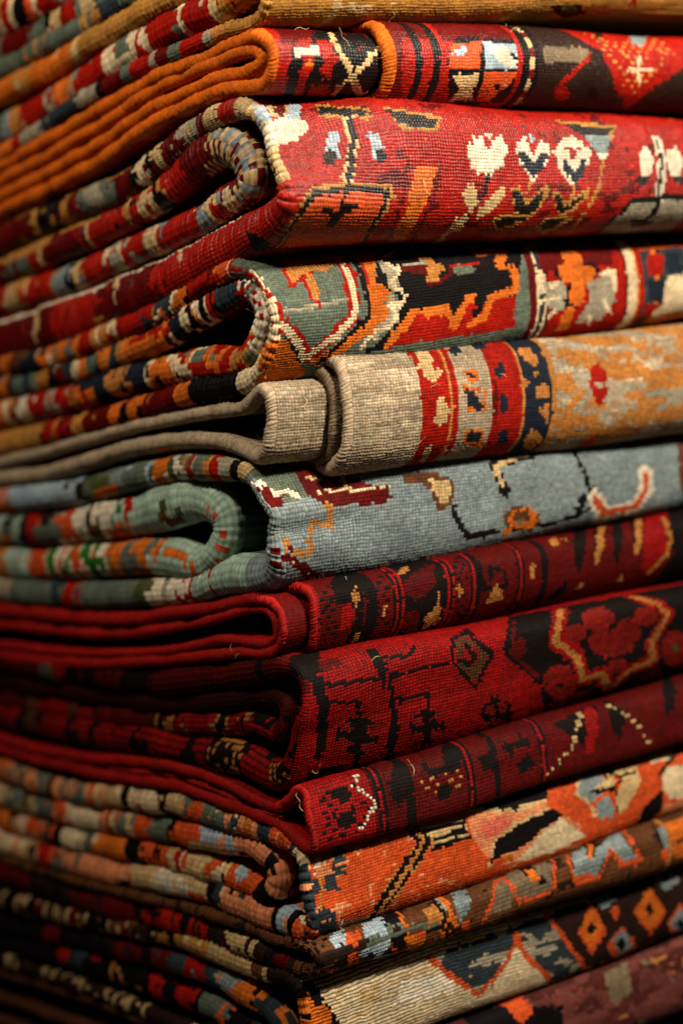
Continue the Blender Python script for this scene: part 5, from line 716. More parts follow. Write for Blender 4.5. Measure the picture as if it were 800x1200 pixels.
  {'part':'outer_fold','u0':0,'ks':0.0019,'ku':0.0019,'face':(6,14),'ulen':0.5,'weave':(0.2,0.42,0.95),'base':'c','back':'x','tilt':(0.00821,-0.23782,-0.28811),'wob':11.0,'rowgroove':1,'round':(8,12,0.6),'design':188,'nface':226,'ctrl':[(0.5204,-0.30499,0.01373),(0.41825,-0.29494,0.01285),(0.27423,-0.27919,0.0116),(0.1555,-0.26405,0.01174),(0.12206,-0.26167,0.01256),(0.09446,-0.26138,0.01338),(0.06629,-0.26116,0.01197),(0.04098,-0.25891,0.00957),(0.02355,-0.25702,0.00701),(0.01408,-0.26316,0.00649),(0.01316,-0.27896,0.00649),(0.01657,-0.29647,0.00652),(0.03127,-0.30789,0.00661),(0.06277,-0.31363,0.0068),(0.16214,-0.31921,0.0074),(0.28091,-0.32769,0.00695),(0.42561,-0.34138,0.0077),(0.52851,-0.35182,0.00823)],
   'motifs':[
    ('B','k',0,69),('B','x',69.5,75),('B','k',75.5,85),('B','d',85.5,95),('B','k',95.5,100.5),('B','x',101,114.5),('B','d',115,124.5),('B','k',125,150.5),
    ('B','B',151,158),('B','d',158.5,163),('B','B',163.5,169),('B','x',169.5,176.5),('B','k',177,186.5),('B','k',187,195.5),('B','t',196,219),
    ('B','u',219.5,239),('B','k',239.5,242.3),('B','B',242.7,250.3),('B','x',250.7,259.3),('B','x',259.7,269.7),('B','k',270,286.7),('B','x',297,559),
    ('P','k',[256,0.7,267,5.3,267,11,270.3,12.3,274.3,14.7,279,17.7,283.3,18,288.3,19.3,286.3,13,284.7,7,287.3,1.7,304.7,-2,281.7,2.3,276.3,2.3,270.3,2.7]),
    ('P','o',[268.3,2.3,269.3,8,272.3,9,274.7,14.7,279,15,283,15.3,287.7,17,286,11.3,284.7,5.3,288.3,1.7,282,2.3,277.7,2.3,273,2.3]),
    ('P','k',[274.3,2.3,273.3,6.7,276.3,7]),('S','u',0.25,7,14,1.3),
    ('P','W',[274.7,41.3,275.7,47.3,276.7,53,277.3,59,278.3,65,281,63.3,284,61.7,283,55.7,282.3,49.7,281.3,43.7,280.7,38,277.7,39.7]),
    ('P','i',[272,51.7,271.7,57,271.3,62,271,67.3,270.7,72.3,270.3,78,270,83.7,269.7,89.3,269,95.3,268.7,101,272.7,103.7,276.7,107,281,110.7,285.3,114.7,292,121.7,292,115.3,292,109.3,292,103.3,285.7,97,281.3,93.3,277.3,90.3,273.3,87.3,276.3,84.3,279,81.3,281.7,78.3,284.7,75.7,287.7,73.3,284,68.3,281,64,278,60,274.7,55.7]),
    ('P','c',[273,87.3,276.7,90.7,280.3,94,284.7,98,289.3,103,292,103,292,97.7,291.3,91.7,290.3,85.7,289.7,79.7,289,74,285.3,75.7,282.3,78.3,279,81.3,276,84.3]),
    ('P','i',[286.3,98.3,287,105,288,111.7,289.3,119,290.3,115,292,111.7,292,106.7]),
    ('A','e',0.3,8,[272,51.7,271.7,57,271.7,62.3,271.3,67.7,271,73,270.7,78.7,270,84,269.7,89.7,269.3,95.3,268.7,101,272.7,103.7,276.7,107,281,110.7,285.3,114.7,292,121.7,292,115.3,292,109.3,292,103.3,285.7,97,281.3,93.3,277.3,90.3,273.3,87.3,276.3,84.3,279,81.3,281.7,78.3,284.7,75.7,287.7,73.3,284,68.3,281,64,278,60,274.7,55.7]),
    ('L','R',1.7,[271.7,52.3,274,55.3,276.7,58.3,279.3,61.7,281.7,65,284.3,68.7,287,72.7,285.3,74.7,283.7,77.3,282,79.7,280.3,82.3,278,84,275.7,85.7,273.3,87.7,276.3,89.3,279.3,91.3,282.3,94.3,285.3,98,289.3,102.3]),
    ('P','R',[271.3,87,271.7,89,276.7,88.7,276,85]),
    ('P','x',[268.7,101,272.3,103,276.3,106,280.7,109.3,285,113,290.7,118.3,292,125,292,130.3,291.7,135.3,291.7,141,291.7,146.7,291.7,152.7,291.7,158.7,291.7,164.7,291.7,171,291.7,177.3,289.7,177.3,283.3,175,278.3,174.7,273.3,174.7,268.7,176,262,185,262.7,177.3,263.7,169.3,264.7,161.7,265.3,154.7,265.7,148,266.3,141.7,266.7,135.3,267,129.3,267,123.7,267.7,117.7,268,112,268.3,106.7]),
    ('L','R',1.7,[268.7,101,271.7,102.7,274.3,104.7,277.3,107,281.3,110,285.3,113.3,290.7,118.3]),
    ('P','R',[279.3,125,282.7,122,286.3,119.3,281,115.7,276,112.3,272.7,115.7,269.3,119.7,274.3,122]),
    ('P','o',[278,124,280.7,121.3,283.3,119,279,116,275.3,113.7,272.7,116.3,270,119.3,273.7,121.3]),
    ('P','k',[278,121,279.7,118.7,276.7,116.3,274.7,118.7]),
    ('P','R',[289.7,140.7,291.7,138.3,291.7,133.7,290.3,131,284.7,125.7,282,128.7,279.3,132,284,135.3]),
    ('P','b',[287.7,138.3,291.7,135,284,127,280.3,132]),('P','k',[287,135.7,289.7,134.3,285.3,130.3,283.3,132.3]),
    ('P','R',[280.3,153,283.7,149.3,287.3,146,281.3,141,276,137,273,141,270,145.7,275,149]),
    ('P','o',[279.7,152,282.3,148.3,285.3,145.3,280.7,141.7,276,138,273.3,141.3,270.7,145.3,275,148.3]),
    ('P','k',[278.7,147.3,280.3,145,277.3,142.7,275.3,144.7]),
    ('P','R',[291.7,171.7,291.7,166.3,291.7,161.3,291.7,160,285.3,153.3,282.3,156.3,279,160,284.3,164]),
    ('P','b',[289.3,167.7,291.7,162.3,285.3,155,280.3,160]),('P','k',[288,163.7,291.3,163.7,286.3,158.7,284.3,160.3]),
    ('P','b',[270.7,129.7,272.3,124,268.3,120.3,266.7,127]),('P','k',[267.3,124,268.3,127.7,270.3,125.3]),
    ('P','b',[271,160.3,273.3,153,268,148.3,265,158.7]),('P','k',[269.3,156.7,270.7,153.7,268.3,152.3,267,156]),
    ('P','R',[291.7,142.7,291.3,146.7,290,150,291.7,149.7,291.7,143]),('P','R',[274.7,131.3,277,129.3,273.3,127,271.3,129.3]),],},
  {'part':'inner_fold','u0':0.001,'ks':0.0018,'ku':0.0019,'ulen':0.5,'base':'i','back':'x','tilt':(0.00821,-0.23782,-0.28811),'wob':11.3,'design':0,'recede':0.035,'nface':0,'ctrl':[(0.52652,-0.32586,0.01534),(0.42375,-0.31513,0.01435),(0.2785,-0.29559,0.01294),(0.15934,-0.28118,0.01297),(0.12576,-0.27888,0.01262),(0.10098,-0.27895,0.01235),(0.07272,-0.28036,0.01206),(0.05027,-0.28241,0.0129),(0.0386,-0.28851,0.01277),(0.04942,-0.29977,0.0129),(0.08138,-0.30016,0.01327),(0.10999,-0.29817,0.01246),(0.14574,-0.30018,0.01284),(0.28051,-0.31017,0.01297),(0.426,-0.32931,0.01027),(0.52902,-0.34032,0.01098)],
   'motifs':[
    ('B','k',0,100),('B','d',100.5,115.5),('B','k',116,130.5),('B','k',131,158.5),('B','x',159,164.5),('B','d',165,171),('B','x',171.5,175),
    ('B','d',175.5,181.5),('B','k',182,193),('B','d',193.5,206.5),('B','i',207,216),('B','r',216.5,227),('B','i',227.5,236),('B','b',236.5,248.5),
    ('B','o',249,254.5),('B','k',255,258),('B','o',258.5,262),('B','i',262.5,270.5),('B','o',271,273.5),('B','k',435,550),('B','r',427.5,434.5),
    ('B','i',410.5,427),('B','k',390.5,410),('B','O',388,390),('B','k',383.5,387.5),('B','O',380,383),('B','k',360.5,379.5),('B','r',350.5,360),
    ('B','k',343,350),('B','r',330.5,342.5),('B','k',327,330),('B','g',312.5,326.5),('B','R',306.5,312),('B','k',296,306),('B','i',283,295.5),
    ('P','r',[401,1,400,1.3,400.5,1.7,401.5,2,403,2,404,2,405.5,1.7,406.5,1,407,0.7,407.5,0,407.5,-1,405.5,-0.5,403,0.3]),],},
 ]),
 dict(name='folded_rug', label='faded maroon brown rug at the bottom, below the cream ribbed rug', group='folded rugs in the stack', sheets=[
  {'part':'outer_fold','u0':0.002,'ks':0.0016,'ku':0.0019,'face':(3,11),'ulen':0.5,'weave':(0.3,0.3,0.4),'base':'X','back':'x','cord':'v','bind':1,'tilt':(0.01237,0.04622,-0.36332),'wob':12.0,'round':(5,9,0.6),'design':188,'nface':225,'ctrl':[(0.53596,-0.36589,0.00552),(0.4322,-0.3539,0.00516),(0.28617,-0.33662,0.00466),(0.16669,-0.32744,0.00425),(0.06701,-0.32386,0.00391),(0.03093,-0.31701,0.00473),(0.01929,-0.31924,0.00561),(0.0173,-0.33294,0.00561),(0.02224,-0.34891,0.00564),(0.03965,-0.36055,0.00573),(0.17267,-0.37703,0.00428),(0.44103,-0.40963,0.0052),(0.54591,-0.42339,0.00557)],
   'motifs':[
    
    ('A','M',0.45,9,[262.7,39.7,262.7,44.3,262.7,49.7,262.7,55,262.7,61.3,262.7,67,262.7,72.7,262.7,78,262.7,83.3,262.7,88.3,262.7,93.3,262.7,98.3,262.7,103.3,262.7,108.3,262.7,113.3,262.7,118.7,262.7,124,262.7,129.3,262.7,135,262.7,141,262.7,147,262.7,153.3,262.7,159.7,262.7,165.7,262.7,172,262.7,178.3,262.7,184.7,262.7,191.3,265.3,195,273.3,195,281.3,195,289.3,195,298.7,195,307.7,195,308,194,321,181,326.7,175.7,331,174.3,335.3,174,340,174,345.3,175.3,350,177.3,350,174.7,350,172.3,350,170,350,167.7,350,165.3,350,163.3,350,161.3,350,159.3,350,157.3,350.3,155.3,350.3,154,350.3,152,350.3,150.3,350.3,148.7,350.3,143.7,350.3,138.3,350.3,132.7,350.3,126.7,350.3,121,350,113.3,350,107,350,101,350,95,350,89.7,350,84.7,350,80,350,75.3,350,70.7,350,66.3,350,62,350,58,350,53.7,350,49.3,350.3,46,350.3,42.3,350.7,38.3,350.7,34.3,351,30,351.3,25.3,351.7,20.3,352,15.3,352,10,353,6.7,356,6.3,359.7,6,363,5.7,367,5.3,371,5.3,376.3,5.7,379,5.7,379.7,1,386,-2,390.3,-2,297.3,1.3,295.7,1.3,295,5.7,283.3,12,272.3,18.3,262.7,24,262.7,25.3,262.7,27,262.7,28.7,262.7,30.3,262.7,31.7,262.7,33.3,262.7,35,262.7,36.3,262.7,38]),
    ('A','T',0.16,10,[268,130.3,268,136.3,268,142.7,271,146.7,275,150.3,279,154,283.3,157.3,287.7,160.7,293,163.3,298.7,165.7,306.7,166,314.3,166.3,318.7,169,322,172.7,324.3,177.3,329,174.7,333.3,174,338,174,342.7,174.7,350,178.7,350,176,350,173.3,350,171,350,168.7,350,166.3,350,160.7,350.3,155.3,350.3,149.7,350.3,144,350.3,138.3,350.3,132.3,350.3,126.3,350.3,121,350,114.3,350,108.3,350,102.7,350,97.3,350,91.7,350,86.7,350,81.3,350,76.3,350,71,350,74,345.3,73.7,341,74,337.3,75,333.3,76,330,77.7,326.3,79.7,322,84,314.3,91.7,297,105,284.3,115.3,272.3,125]),
    ('P','R',[322,83,321.7,87.3,321,92,326,93,329.7,96.3,331.7,93.3,333.7,90.3,330.7,86.3,328,82.7]),
    ('P','k',[311.7,76,317,77,320,79.3,322.3,82,324.7,86,326.7,90.7,328.3,96,330,101.7,331.7,107.3,335.7,107.3,340,107.3,345,108.3,350,110.3,349,104,345.3,96,342.7,89,340.3,82.7,338.3,76.7,336.3,70.7,331.7,69,327.3,68,322.3,69.3]),
    ('P','T',[325.7,125.7,325.7,131.3,325.3,137.3,330,136.7,334.7,137.7,336.3,133.7,338.3,130,334,127.7,330,126]),
    ('A','O',0.2,11,[326.3,139,326.7,144.7,327.3,150.3,327.7,156,328.3,162,329,168,330,174.3,334.7,174,339.3,174.3,344.3,175,350,177.7,350,175,350,172.3,350,170,350,167.7,350,162.3,350,157,350.3,151.7,350.3,146,350.3,140.7,350.3,135,350.3,129.3,350.3,123.7,350.3,127.7,346.3,128,341.7,129,337.7,131,334,133,330,135.3]),
    ('P','R',[324,84.3,323.7,90.3,329,94.3,332,89.7,328,86]),],},
  {'part':'inner_fold','u0':0.003,'ks':0.0016,'ku':0.0019,'ulen':0.5,'base':'v','back':'x','cord':'v','bind':1,'tilt':(0.01237,0.04622,-0.36332),'wob':12.3,'design':0,'recede':0.035,'nface':0,'ctrl':[(0.54217,-0.38732,0.00555),(0.43789,-0.37531,0.00519),(0.29118,-0.35841,0.00468),(0.171,-0.34846,0.00427),(0.07016,-0.33857,0.00392),(0.04018,-0.33371,0.0043),(0.03831,-0.34091,0.00429),(0.04877,-0.34917,0.00433),(0.17237,-0.35976,0.00428),(0.44062,-0.39256,0.0052),(0.54537,-0.4058,0.00556)],
   'motifs':[
    ],},
 ]),
]


C = bpy.context.scene.collection

def lin(h):
    c = [int(h[i:i + 2], 16) / 255 for i in (0, 2, 4)]
    return [x / 12.92 if x <= .04045 else ((x + .055) / 1.055) ** 2.4 for x in c]

PALETTE = {k: lin(v) for k, v in dict(
    r='9f1507', R='cd5022', d='5c0605', m='380708', k='0c0b0d', n='18232f', o='d0691f', O='b8793a', t='b07c38',
    c='dcc7a0', w='dfd3ba', g='5e6a5c', b='7f8d8f', s='9db8a6', G='256b1f', B='5f3a20', p='dd8a5c', P='d86a55',
    y='ab9a80', Y='c2b193', x='281812', l='9fb2bf', i='2c383e', e='9c937d', u='c9ab78', T='75654f', I='93836b', q='cf620d', Q='c55e10',
    z='9a0b0c', H='86160f', j='4a5230', v='4a2a1a', X='4f2420', M='6e3a34', W='efe4cc').items()}

def material(name, sheen=0.0, rough=0.6, spec=0.06, weft_and_shade=(0.006, 0.003, 0.0025), fibre=1.0):
    m = bpy.data.materials.new(name); m.use_nodes = True
    nt = m.node_tree; nt.nodes.clear(); N = nt.nodes.new; K = nt.links.new
    out = N('ShaderNodeOutputMaterial'); p = N('ShaderNodeBsdfPrincipled'); K(p.outputs[0], out.inputs[0])
    p.inputs['Roughness'].default_value = rough
    p.inputs['Specular IOR Level'].default_value = spec
    p.inputs['Sheen Weight'].default_value = sheen
    p.inputs['Sheen Roughness'].default_value = 0.45
    col = N('ShaderNodeAttribute'); col.attribute_name = 'yarn'
    pil = N('ShaderNodeAttribute'); pil.attribute_name = 'pile'
    tc = N('ShaderNodeTexCoord')
    # wool is never one flat colour: fine fibre noise and slow dye-lot changes
    n1 = N('ShaderNodeTexNoise'); n1.inputs['Scale'].default_value = 1900; n1.inputs['Detail'].default_value = 3
    n2 = N('ShaderNodeTexNoise'); n2.inputs['Scale'].default_value = 55; n2.inputs['Detail'].default_value = 4
    mr1 = N('ShaderNodeMapRange'); mr1.inputs[3].default_value = 1 - .45 * fibre; mr1.inputs[4].default_value = 1 + .45 * fibre
    mr2 = N('ShaderNodeMapRange'); mr2.inputs[1].default_value = .3; mr2.inputs[2].default_value = .7
    mr2.inputs[3].default_value = .78; mr2.inputs[4].default_value = 1.18
    for n in (n1, n2): K(tc.outputs['Object'], n.inputs['Vector'])
    K(n1.outputs[0], mr1.inputs[0]); K(n2.outputs[0], mr2.inputs[0])
    mul = N('ShaderNodeMath'); mul.operation = 'MULTIPLY'; K(mr1.outputs[0], mul.inputs[0]); K(mr2.outputs[0], mul.inputs[1])
    sc = N('ShaderNodeVectorMath'); sc.operation = 'SCALE'; K(col.outputs['Color'], sc.inputs[0]); K(mul.outputs[0], sc.inputs['Scale'])
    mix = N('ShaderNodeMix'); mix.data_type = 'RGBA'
    mix.inputs['A'].default_value = (*weft_and_shade, 1)
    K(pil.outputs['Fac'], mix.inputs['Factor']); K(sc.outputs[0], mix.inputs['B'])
    K(mix.outputs['Result'], p.inputs['Base Color'])
    K(mix.outputs['Result'], p.inputs['Sheen Tint'])
    b = N('ShaderNodeBump'); b.inputs['Strength'].default_value = .5; b.inputs['Distance'].default_value = .0005
    n3 = N('ShaderNodeTexNoise'); n3.inputs['Scale'].default_value = 1500; n3.inputs['Detail'].default_value = 5
    K(tc.outputs['Object'], n3.inputs['Vector']); K(n3.outputs[0], b.inputs['Height']); K(b.outputs[0], p.inputs['Normal'])
    return m

def mesh_object(name, co, quads, colour, pile, mat, parent, flip=False):
    used = np.unique(quads); remap = np.full(len(co), -1); remap[used] = np.arange(len(used))
    q = remap[quads]
    me = bpy.data.meshes.new(name)
    me.vertices.add(len(used)); me.vertices.foreach_set('co', co[used].astype(np.float32).ravel())
    nq = len(q)
    me.loops.add(nq * 4); me.loops.foreach_set('vertex_index', q.astype(np.int32).ravel())
    me.polygons.add(nq)
    me.polygons.foreach_set('loop_start', np.arange(0, nq * 4, 4, dtype=np.int32))
    me.polygons.foreach_set('use_smooth', np.ones(nq, dtype=bool))
    me.update(calc_edges=True)
    a = me.color_attributes.new('yarn', 'FLOAT_COLOR', 'CORNER')
    rgba = np.ones((nq, 4, 4), dtype=np.float32); rgba[:, :, :3] = colour[:, None, :]
    a.data.foreach_set('color', rgba.ravel())
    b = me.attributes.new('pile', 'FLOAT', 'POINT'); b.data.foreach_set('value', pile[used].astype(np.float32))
    me.materials.append(mat)
    o = bpy.data.objects.new(name, me); C.objects.link(o); o.parent = parent
    return o

def build_sheet(sh, root, mat, cordmat, seed):
    g = sheet_grid(sh)
    U, V, Z = g['U'], g['V'], g['Z']
    nr, nc = U.shape
    P = np.stack([U, V, Z], -1)
    dr = np.gradient(P, axis=0); dc = np.gradient(P, axis=1)
    N_ = np.cross(dc, dr); N_ /= np.linalg.norm(N_, axis=-1, keepdims=True) + 1e-12
    # make the outer side point outwards (towards -Y at the fold)
    kinds = np.array(g['kinds'])
    mid = nr - 3; ci = int(np.argmin(V[mid]))
    if N_[mid, ci, 1] > 0: N_ = -N_
    col, cf, rk, rf = g['col'], g['frac'], g['rk'], g['rf']
    ar, ac, gd = sh.get('weave', (.3, .3, .3))
    ne = g['ne']; face = (col >= g['f0']) & (col < g['f1'])
    onface = (face[None, :] & (rk >= ne)[:, None])
    cord = bool(sh.get('bind'))
    cell = lambda f: np.sin(np.pi * np.clip(f, 0, 1)) ** .65
    gr = cell(rf)[:, None]; gc = cell(cf)[None, :]
    # knots wander: no row or column is ruled
    gi, gj = (rk + rf)[:, None] * 1.0, (col + cf)[None, :] * 1.0
    wr_ = blotches(gi, gj, seed + 21, 1.7, 2.3) - .5; wc_ = blotches(gi, gj, seed + 22, 2.3, 1.7) - .5
    fine_ = (kinds != 'in')[:, None] * 1.0
    dcn = dc / (np.linalg.norm(dc, axis=-1, keepdims=True) + 1e-12); drn = dr / (np.linalg.norm(dr, axis=-1, keepdims=True) + 1e-12)
    P = P + dcn * (wc_ * fine_ * sh['ks'] * .8)[..., None] + drn * (wr_ * fine_ * sh['ku'] * .7)[..., None]
    lump = blotches(gi, gj, seed + 23, 9, 7) - .5
    slow = blotches(gj * 0 + 3, gj, seed + 24, 3, 9)
    rg = 2 if sh['ks'] > .00162 else 3
    rib = ((col + cf) / rg + 1.1 * slow[0]) % 1.0
    grib = cell(rib)[None, :]
    jit = vhash(rk[:, None], col[None, :], seed) - .5
    hface = 1.35 * (ar * gr + ac * gc) + .42 * jit * gr * gc + .9 * lump
    jit2 = vhash(rk[:, None], (col // rg)[None, :], seed + 5) - .5
    hedge = .45 * gr + (.8 if rg == 2 else 1.15) * grib + .6 * jit2 * gr * grib
    hedge = hedge + 1.1 * lump
    if sh.get('grid'): hedge = hface
    H = np.where(onface, hface, hedge)
    gd = gd * (.75 + .5 * vhash(rk[:, None], col[None, :], seed + 6))
    pil = np.where(onface | bool(sh.get('grid')), 1 - gd * (1 - gr * gc), 1 - .62 * (1 - gr * .45 - .55 * grib))  # weft shows between face knots; edge rib grooves have shading put into the colour
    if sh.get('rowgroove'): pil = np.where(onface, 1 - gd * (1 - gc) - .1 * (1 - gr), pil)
    if cord:
        ph = (g['S'][None, :] / 0.0018 + 2.2 * slow + np.array([(r + f) for r, f in zip(rk, rf)])[:, None] * .22)
        hc = .75 * np.abs(np.sin(np.pi * ph)) + .25 * (vhash(np.floor(ph).astype(int), 1, seed) - .5)
        oncord = np.broadcast_to(((rk < ne))[:, None], H.shape)
        hc = hc * (.6 + .8 * blotches(gi, gj, seed + 25, 30, 4)) + 1.0 * lump
        H = np.where(oncord, hc + .12 * jit, H)
        pil = np.where(oncord, .35 + .65 * np.abs(np.sin(np.pi * ph)), pil)
    H = H * np.where(kinds == 'in', .6, 1.0)[:, None]
    P = P + N_ * (H * .001)[..., None]
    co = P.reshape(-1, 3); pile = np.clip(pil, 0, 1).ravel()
    idx = np.arange(nr * nc).reshape(nr, nc)
    # yarn colour of every knot
    nd = sh['design']; face_any = sh['nface'] > 0
    rows_needed = ne + (nd if face_any else g['nfl'])
    A = weave_chart(sh, g['ncol'], rows_needed, g['f0'], g['f1'], ne, g['nfl'], g['nin'], seed)
    colc = col[:-1]
    chars = np.full((nr - 1, nc - 1), sh['base'])
    pair = np.minimum(colc // 2 * 2, g['ncol'] - 1)
    fc = (colc >= g['f0']) & (colc < g['f1'])
    for r in range(nr - 1):
        k = rk[r]
        if k < -g['nin'] or rk[r + 1] < -g['nin']: chars[r] = sh['back']; continue
        if k < ne + g['nfl']: chars[r] = A[min(k, rows_needed - 1) + g['nin'], pair]
        if face_any and k >= ne:
            j = (k - ne) % (2 * nd)                       # past the design's end it mirrors, as rugs do
            if j >= nd: j = 2 * nd - 1 - j
            chars[r, fc] = A[j + ne + g['nin'], colc[fc]]
    keys = sorted(PALETTE); lut = np.array([PALETTE[q] for q in keys])
    code = np.searchsorted(np.array(keys), chars)
    RGB = lut[code]
    kj = vhash(rk[:-1, None], colc[None, :], seed + 2)
    lot = vhash(np.zeros((1, 1), int), (colc // 1)[None, :], seed + 9)
    RGB = RGB * (.78 + .44 * kj)[..., None] * (.93 + .14 * lot)[..., None]
    hue = (vhash(rk[:-1, None], colc[None, :], seed + 3) - .5)[..., None] * np.array([.10, -.04, -.12])
    RGB = np.clip(RGB * (1 + hue), 0, 1)
    quad = np.stack([idx[:-1, :-1], idx[:-1, 1:], idx[1:, 1:], idx[1:, :-1]], -1)
    # rows past the first few exist only where the fold faces outwards; elsewhere one long strip
    fr = int(np.where(rk == ne + g['nfl'])[0][0])
    colface = face[:-1]
    sel = np.zeros((nr - 1, nc - 1), bool)
    sel[:fr] = True
    sel[fr:, colface] = True
    lastr = nr - 1
    long_ = np.stack([idx[fr, :-1], idx[fr, 1:], idx[lastr, 1:], idx[lastr, :-1]], -1)[~colface]
    lcol = RGB[fr - 1][~colface] if len(long_) else np.zeros((0, 3))
    edge_rows = (rk[:-1] >= -1) & (rk[:-1] < ne) if cord else np.zeros(nr - 1, bool)
    body = sel & ~edge_rows[:, None]
    q = np.concatenate([quad[body], long_]); cc = np.concatenate([RGB[body], lcol])
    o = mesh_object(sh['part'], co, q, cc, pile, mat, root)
    vis = sel & (U[:-1, :-1] < .22) & (rk[:-1] >= -1)[:, None] & (V[:-1, :-1] < .3)
    fuzz(o, P, N_, RGB, vis, 9000 if face_any else 4000, seed + 77, mat)
    if face_any:
        rng = np.random.default_rng(seed + 5)
        for letter in ('c', sh['base'], 'u'):
            loose_thread(o, P, N_, face, rk, ne, rng, mat, letter)
    if cord:
        es = sel & edge_rows[:, None]
        mesh_object('selvage', co, quad[es], RGB[es], pile, cordmat, o)
    return o

def fuzz(o, P, N_, RGB, mask, count, seed, mat):
    """short stray fibres standing off the wool, one ribbon each"""
    rng = np.random.default_rng(seed)
    cells = np.argwhere(mask)
    if len(cells) == 0: return
    pick = cells[rng.integers(0, len(cells), count)]
    p = P[pick[:, 0], pick[:, 1]]; n = N_[pick[:, 0], pick[:, 1]]
    c = RGB[np.minimum(pick[:, 0], RGB.shape[0] - 1), np.minimum(pick[:, 1], RGB.shape[1] - 1)]
    a = rng.normal(size=(count, 3)); side = np.cross(n, a); side /= np.linalg.norm(side, axis=1)[:, None]
    L = (.0005 + .0011 * rng.random(count) ** 2 + .004 * (rng.random(count) > .992))[:, None]
    wdt = .00003
    k = [p + n * .0002, p + n * L * .45 + side * L * .35, p + n * L * .6 + side * L * .95 + a * L * .15]
    b = np.cross(n, side) * wdt
    V_ = np.stack([k[0] - b, k[0] + b, k[1] - b, k[1] + b, k[2] - b * .5, k[2] + b * .5], 1).reshape(-1, 3)
    base = np.arange(count)[:, None] * 6
    q = np.concatenate([base + np.array([[0, 1, 3, 2]]), base + np.array([[2, 3, 5, 4]])])
    col_ = np.concatenate([c, c]) * 1.15 + .002
    f = mesh_object('wool_fuzz', V_, q, col_, np.ones(len(V_)), mat, o)
    f['kind'] = 'stuff'

def loose_thread(o, P, N_, face, rk, ne, rng, mat, letter):
    """one yarn end that has worked loose and lies on the wool"""
    cols = np.where(face)[0]; rows = np.where((rk >= 1) & (rk < ne + 60))[0]
    r, c = int(rng.choice(rows)), int(rng.choice(cols[len(cols) // 6: -len(cols) // 6]))
    p = P[r, c].copy(); n = N_[r, c]; a = np.cross(n, [0, 0, 1.]); a /= np.linalg.norm(a); b = np.cross(n, a)
    ang = rng.random() * 6.28; pts = [p - n * .0002]
    for k in range(int(rng.integers(7, 16))):
        ang += rng.normal() * .45
        p = p + (a * math.cos(ang) + b * math.sin(ang)) * .0008
        pts.append(p + n * (.0007 + .0006 * math.sin(k * .7) + .00012 * k))
    pts = np.array(pts); T_ = np.gradient(pts, axis=0); T_ /= np.linalg.norm(T_, axis=1)[:, None]
    s1 = np.cross(T_, n); s1 /= np.linalg.norm(s1, axis=1)[:, None]; s2 = np.cross(T_, s1)
    rad = np.linspace(.00016, .00007, len(pts))[:, None]
    ring = np.stack([pts + rad * (s1 * math.cos(q) + s2 * math.sin(q)) for q in np.arange(5) * 2 * math.pi / 5], 1).reshape(-1, 3)
    i = (np.arange(len(pts) - 1) * 5)[:, None]; j = np.arange(5)[None]; j2 = (j + 1) % 5
    q = np.stack([i + j, i + j2, i + 5 + j2, i + 5 + j], -1).reshape(-1, 4)
    mesh_object('loose_thread', ring, q, np.tile(np.array(PALETTE[letter]), (len(q), 1)), np.ones(len(ring)), mat, o)

WOOL = material('knotted_wool')
LUSTRE = material('lustrous_wool', sheen=.0, rough=.38, spec=.28)
BINDING = material('wool_binding_yarn', sheen=.1, rough=.75, spec=.12, weft_and_shade=(.05, .015, .005), fibre=.8)

for i, r in enumerate(RUGS):
    root = bpy.data.objects.new(r['name'], None); C.objects.link(root)
    root['label'] = r['label']; root['category'] = 'rug'; root['group'] = r['group']
    root.empty_display_size = .05
    zs = [c[1] for s in r['sheets'] for c in s['ctrl']]
    base = Vector((0, 0, min(zs))); root.location = base
    for k, s in enumerate(r['sheets']):
        o = build_sheet(s, root, LUSTRE if i in (1, 2) else WOOL, BINDING, i * 31 + k * 7)
        o.matrix_parent_inverse = Matrix.Translation(-base)

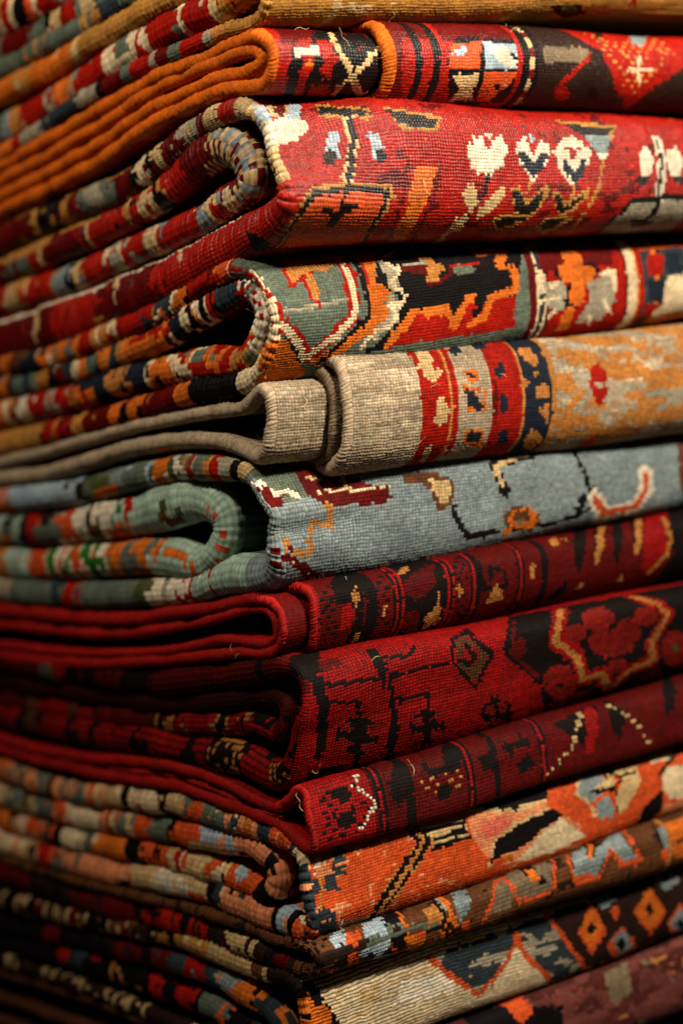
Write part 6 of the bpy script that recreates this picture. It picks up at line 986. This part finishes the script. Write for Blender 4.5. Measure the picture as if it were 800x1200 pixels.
zmin = min(c[1] - c[2] for c in RUGS[-1]['sheets'][0]['ctrl']) - .004
me = bpy.data.meshes.new('floor')
me.from_pydata([(-3, -3, zmin), (3, -3, zmin), (3, 3, zmin), (-3, 3, zmin)], [], [(0, 1, 2, 3)])
fl = bpy.data.objects.new('floor', me); C.objects.link(fl); fl['kind'] = 'structure'
fm = bpy.data.materials.new('dark_floor'); fm.use_nodes = True
fn = fm.node_tree; pb = fn.nodes['Principled BSDF']; ns = fn.nodes.new('ShaderNodeTexNoise'); ns.inputs['Scale'].default_value = 9
rp = fn.nodes.new('ShaderNodeValToRGB'); rp.color_ramp.elements[0].color = (.02, .015, .012, 1); rp.color_ramp.elements[1].color = (.06, .045, .035, 1)
fn.links.new(ns.outputs[0], rp.inputs[0]); fn.links.new(rp.outputs[0], pb.inputs['Base Color']); pb.inputs['Roughness'].default_value = .7
me.materials.append(fm)

# ------------------------------------------------------------------ light
def area(name, loc, target, size, power, colour):
    l = bpy.data.lights.new(name, 'AREA'); l.shape = 'DISK'; l.size = size; l.energy = power; l.color = colour
    o = bpy.data.objects.new(name, l); C.objects.link(o); o.location = loc
    o.rotation_euler = (Vector(target) - Vector(loc)).to_track_quat('-Z', 'Y').to_euler()
    return o
area('key_lamp', (.12, -.84, .78), (.08, 0, .0),   .15, 26, (1, .86, .68))
area('side_lamp', (-.48, -.12, .72), (0, .1, .05), .14, 5.2, (1, .84, .66))

w = bpy.data.worlds.new('World'); bpy.context.scene.world = w; w.use_nodes = True
w.node_tree.nodes['Background'].inputs[0].default_value = (1, .85, .7, 1)
w.node_tree.nodes['Background'].inputs[1].default_value = .006

# ------------------------------------------------------------------ camera
cam = bpy.data.cameras.new('camera'); co_ = bpy.data.objects.new('camera', cam); C.objects.link(co_)
Mx = Matrix([[CAM_ROT[0][i], CAM_ROT[1][i], CAM_ROT[2][i]] for i in range(3)]).to_4x4()
co_.matrix_world = Matrix.Translation(CAM_LOC) @ Mx
cam.sensor_fit = 'VERTICAL'; cam.sensor_height = 36; cam.lens = LENS_PX / 1200 * 36
cam.clip_start = .02; cam.clip_end = 50
cam.dof.use_dof = True; cam.dof.focus_distance = .88; cam.dof.aperture_fstop = 3.0; cam.dof.aperture_blades = 9
sc_ = bpy.context.scene
sc_.camera = co_
sc_.view_settings.view_transform = 'Standard'; sc_.view_settings.look = 'None'
sc_.view_settings.exposure = 0.22; sc_.view_settings.gamma = 1
sc_.render.resolution_x = 682; sc_.render.resolution_y = 1024
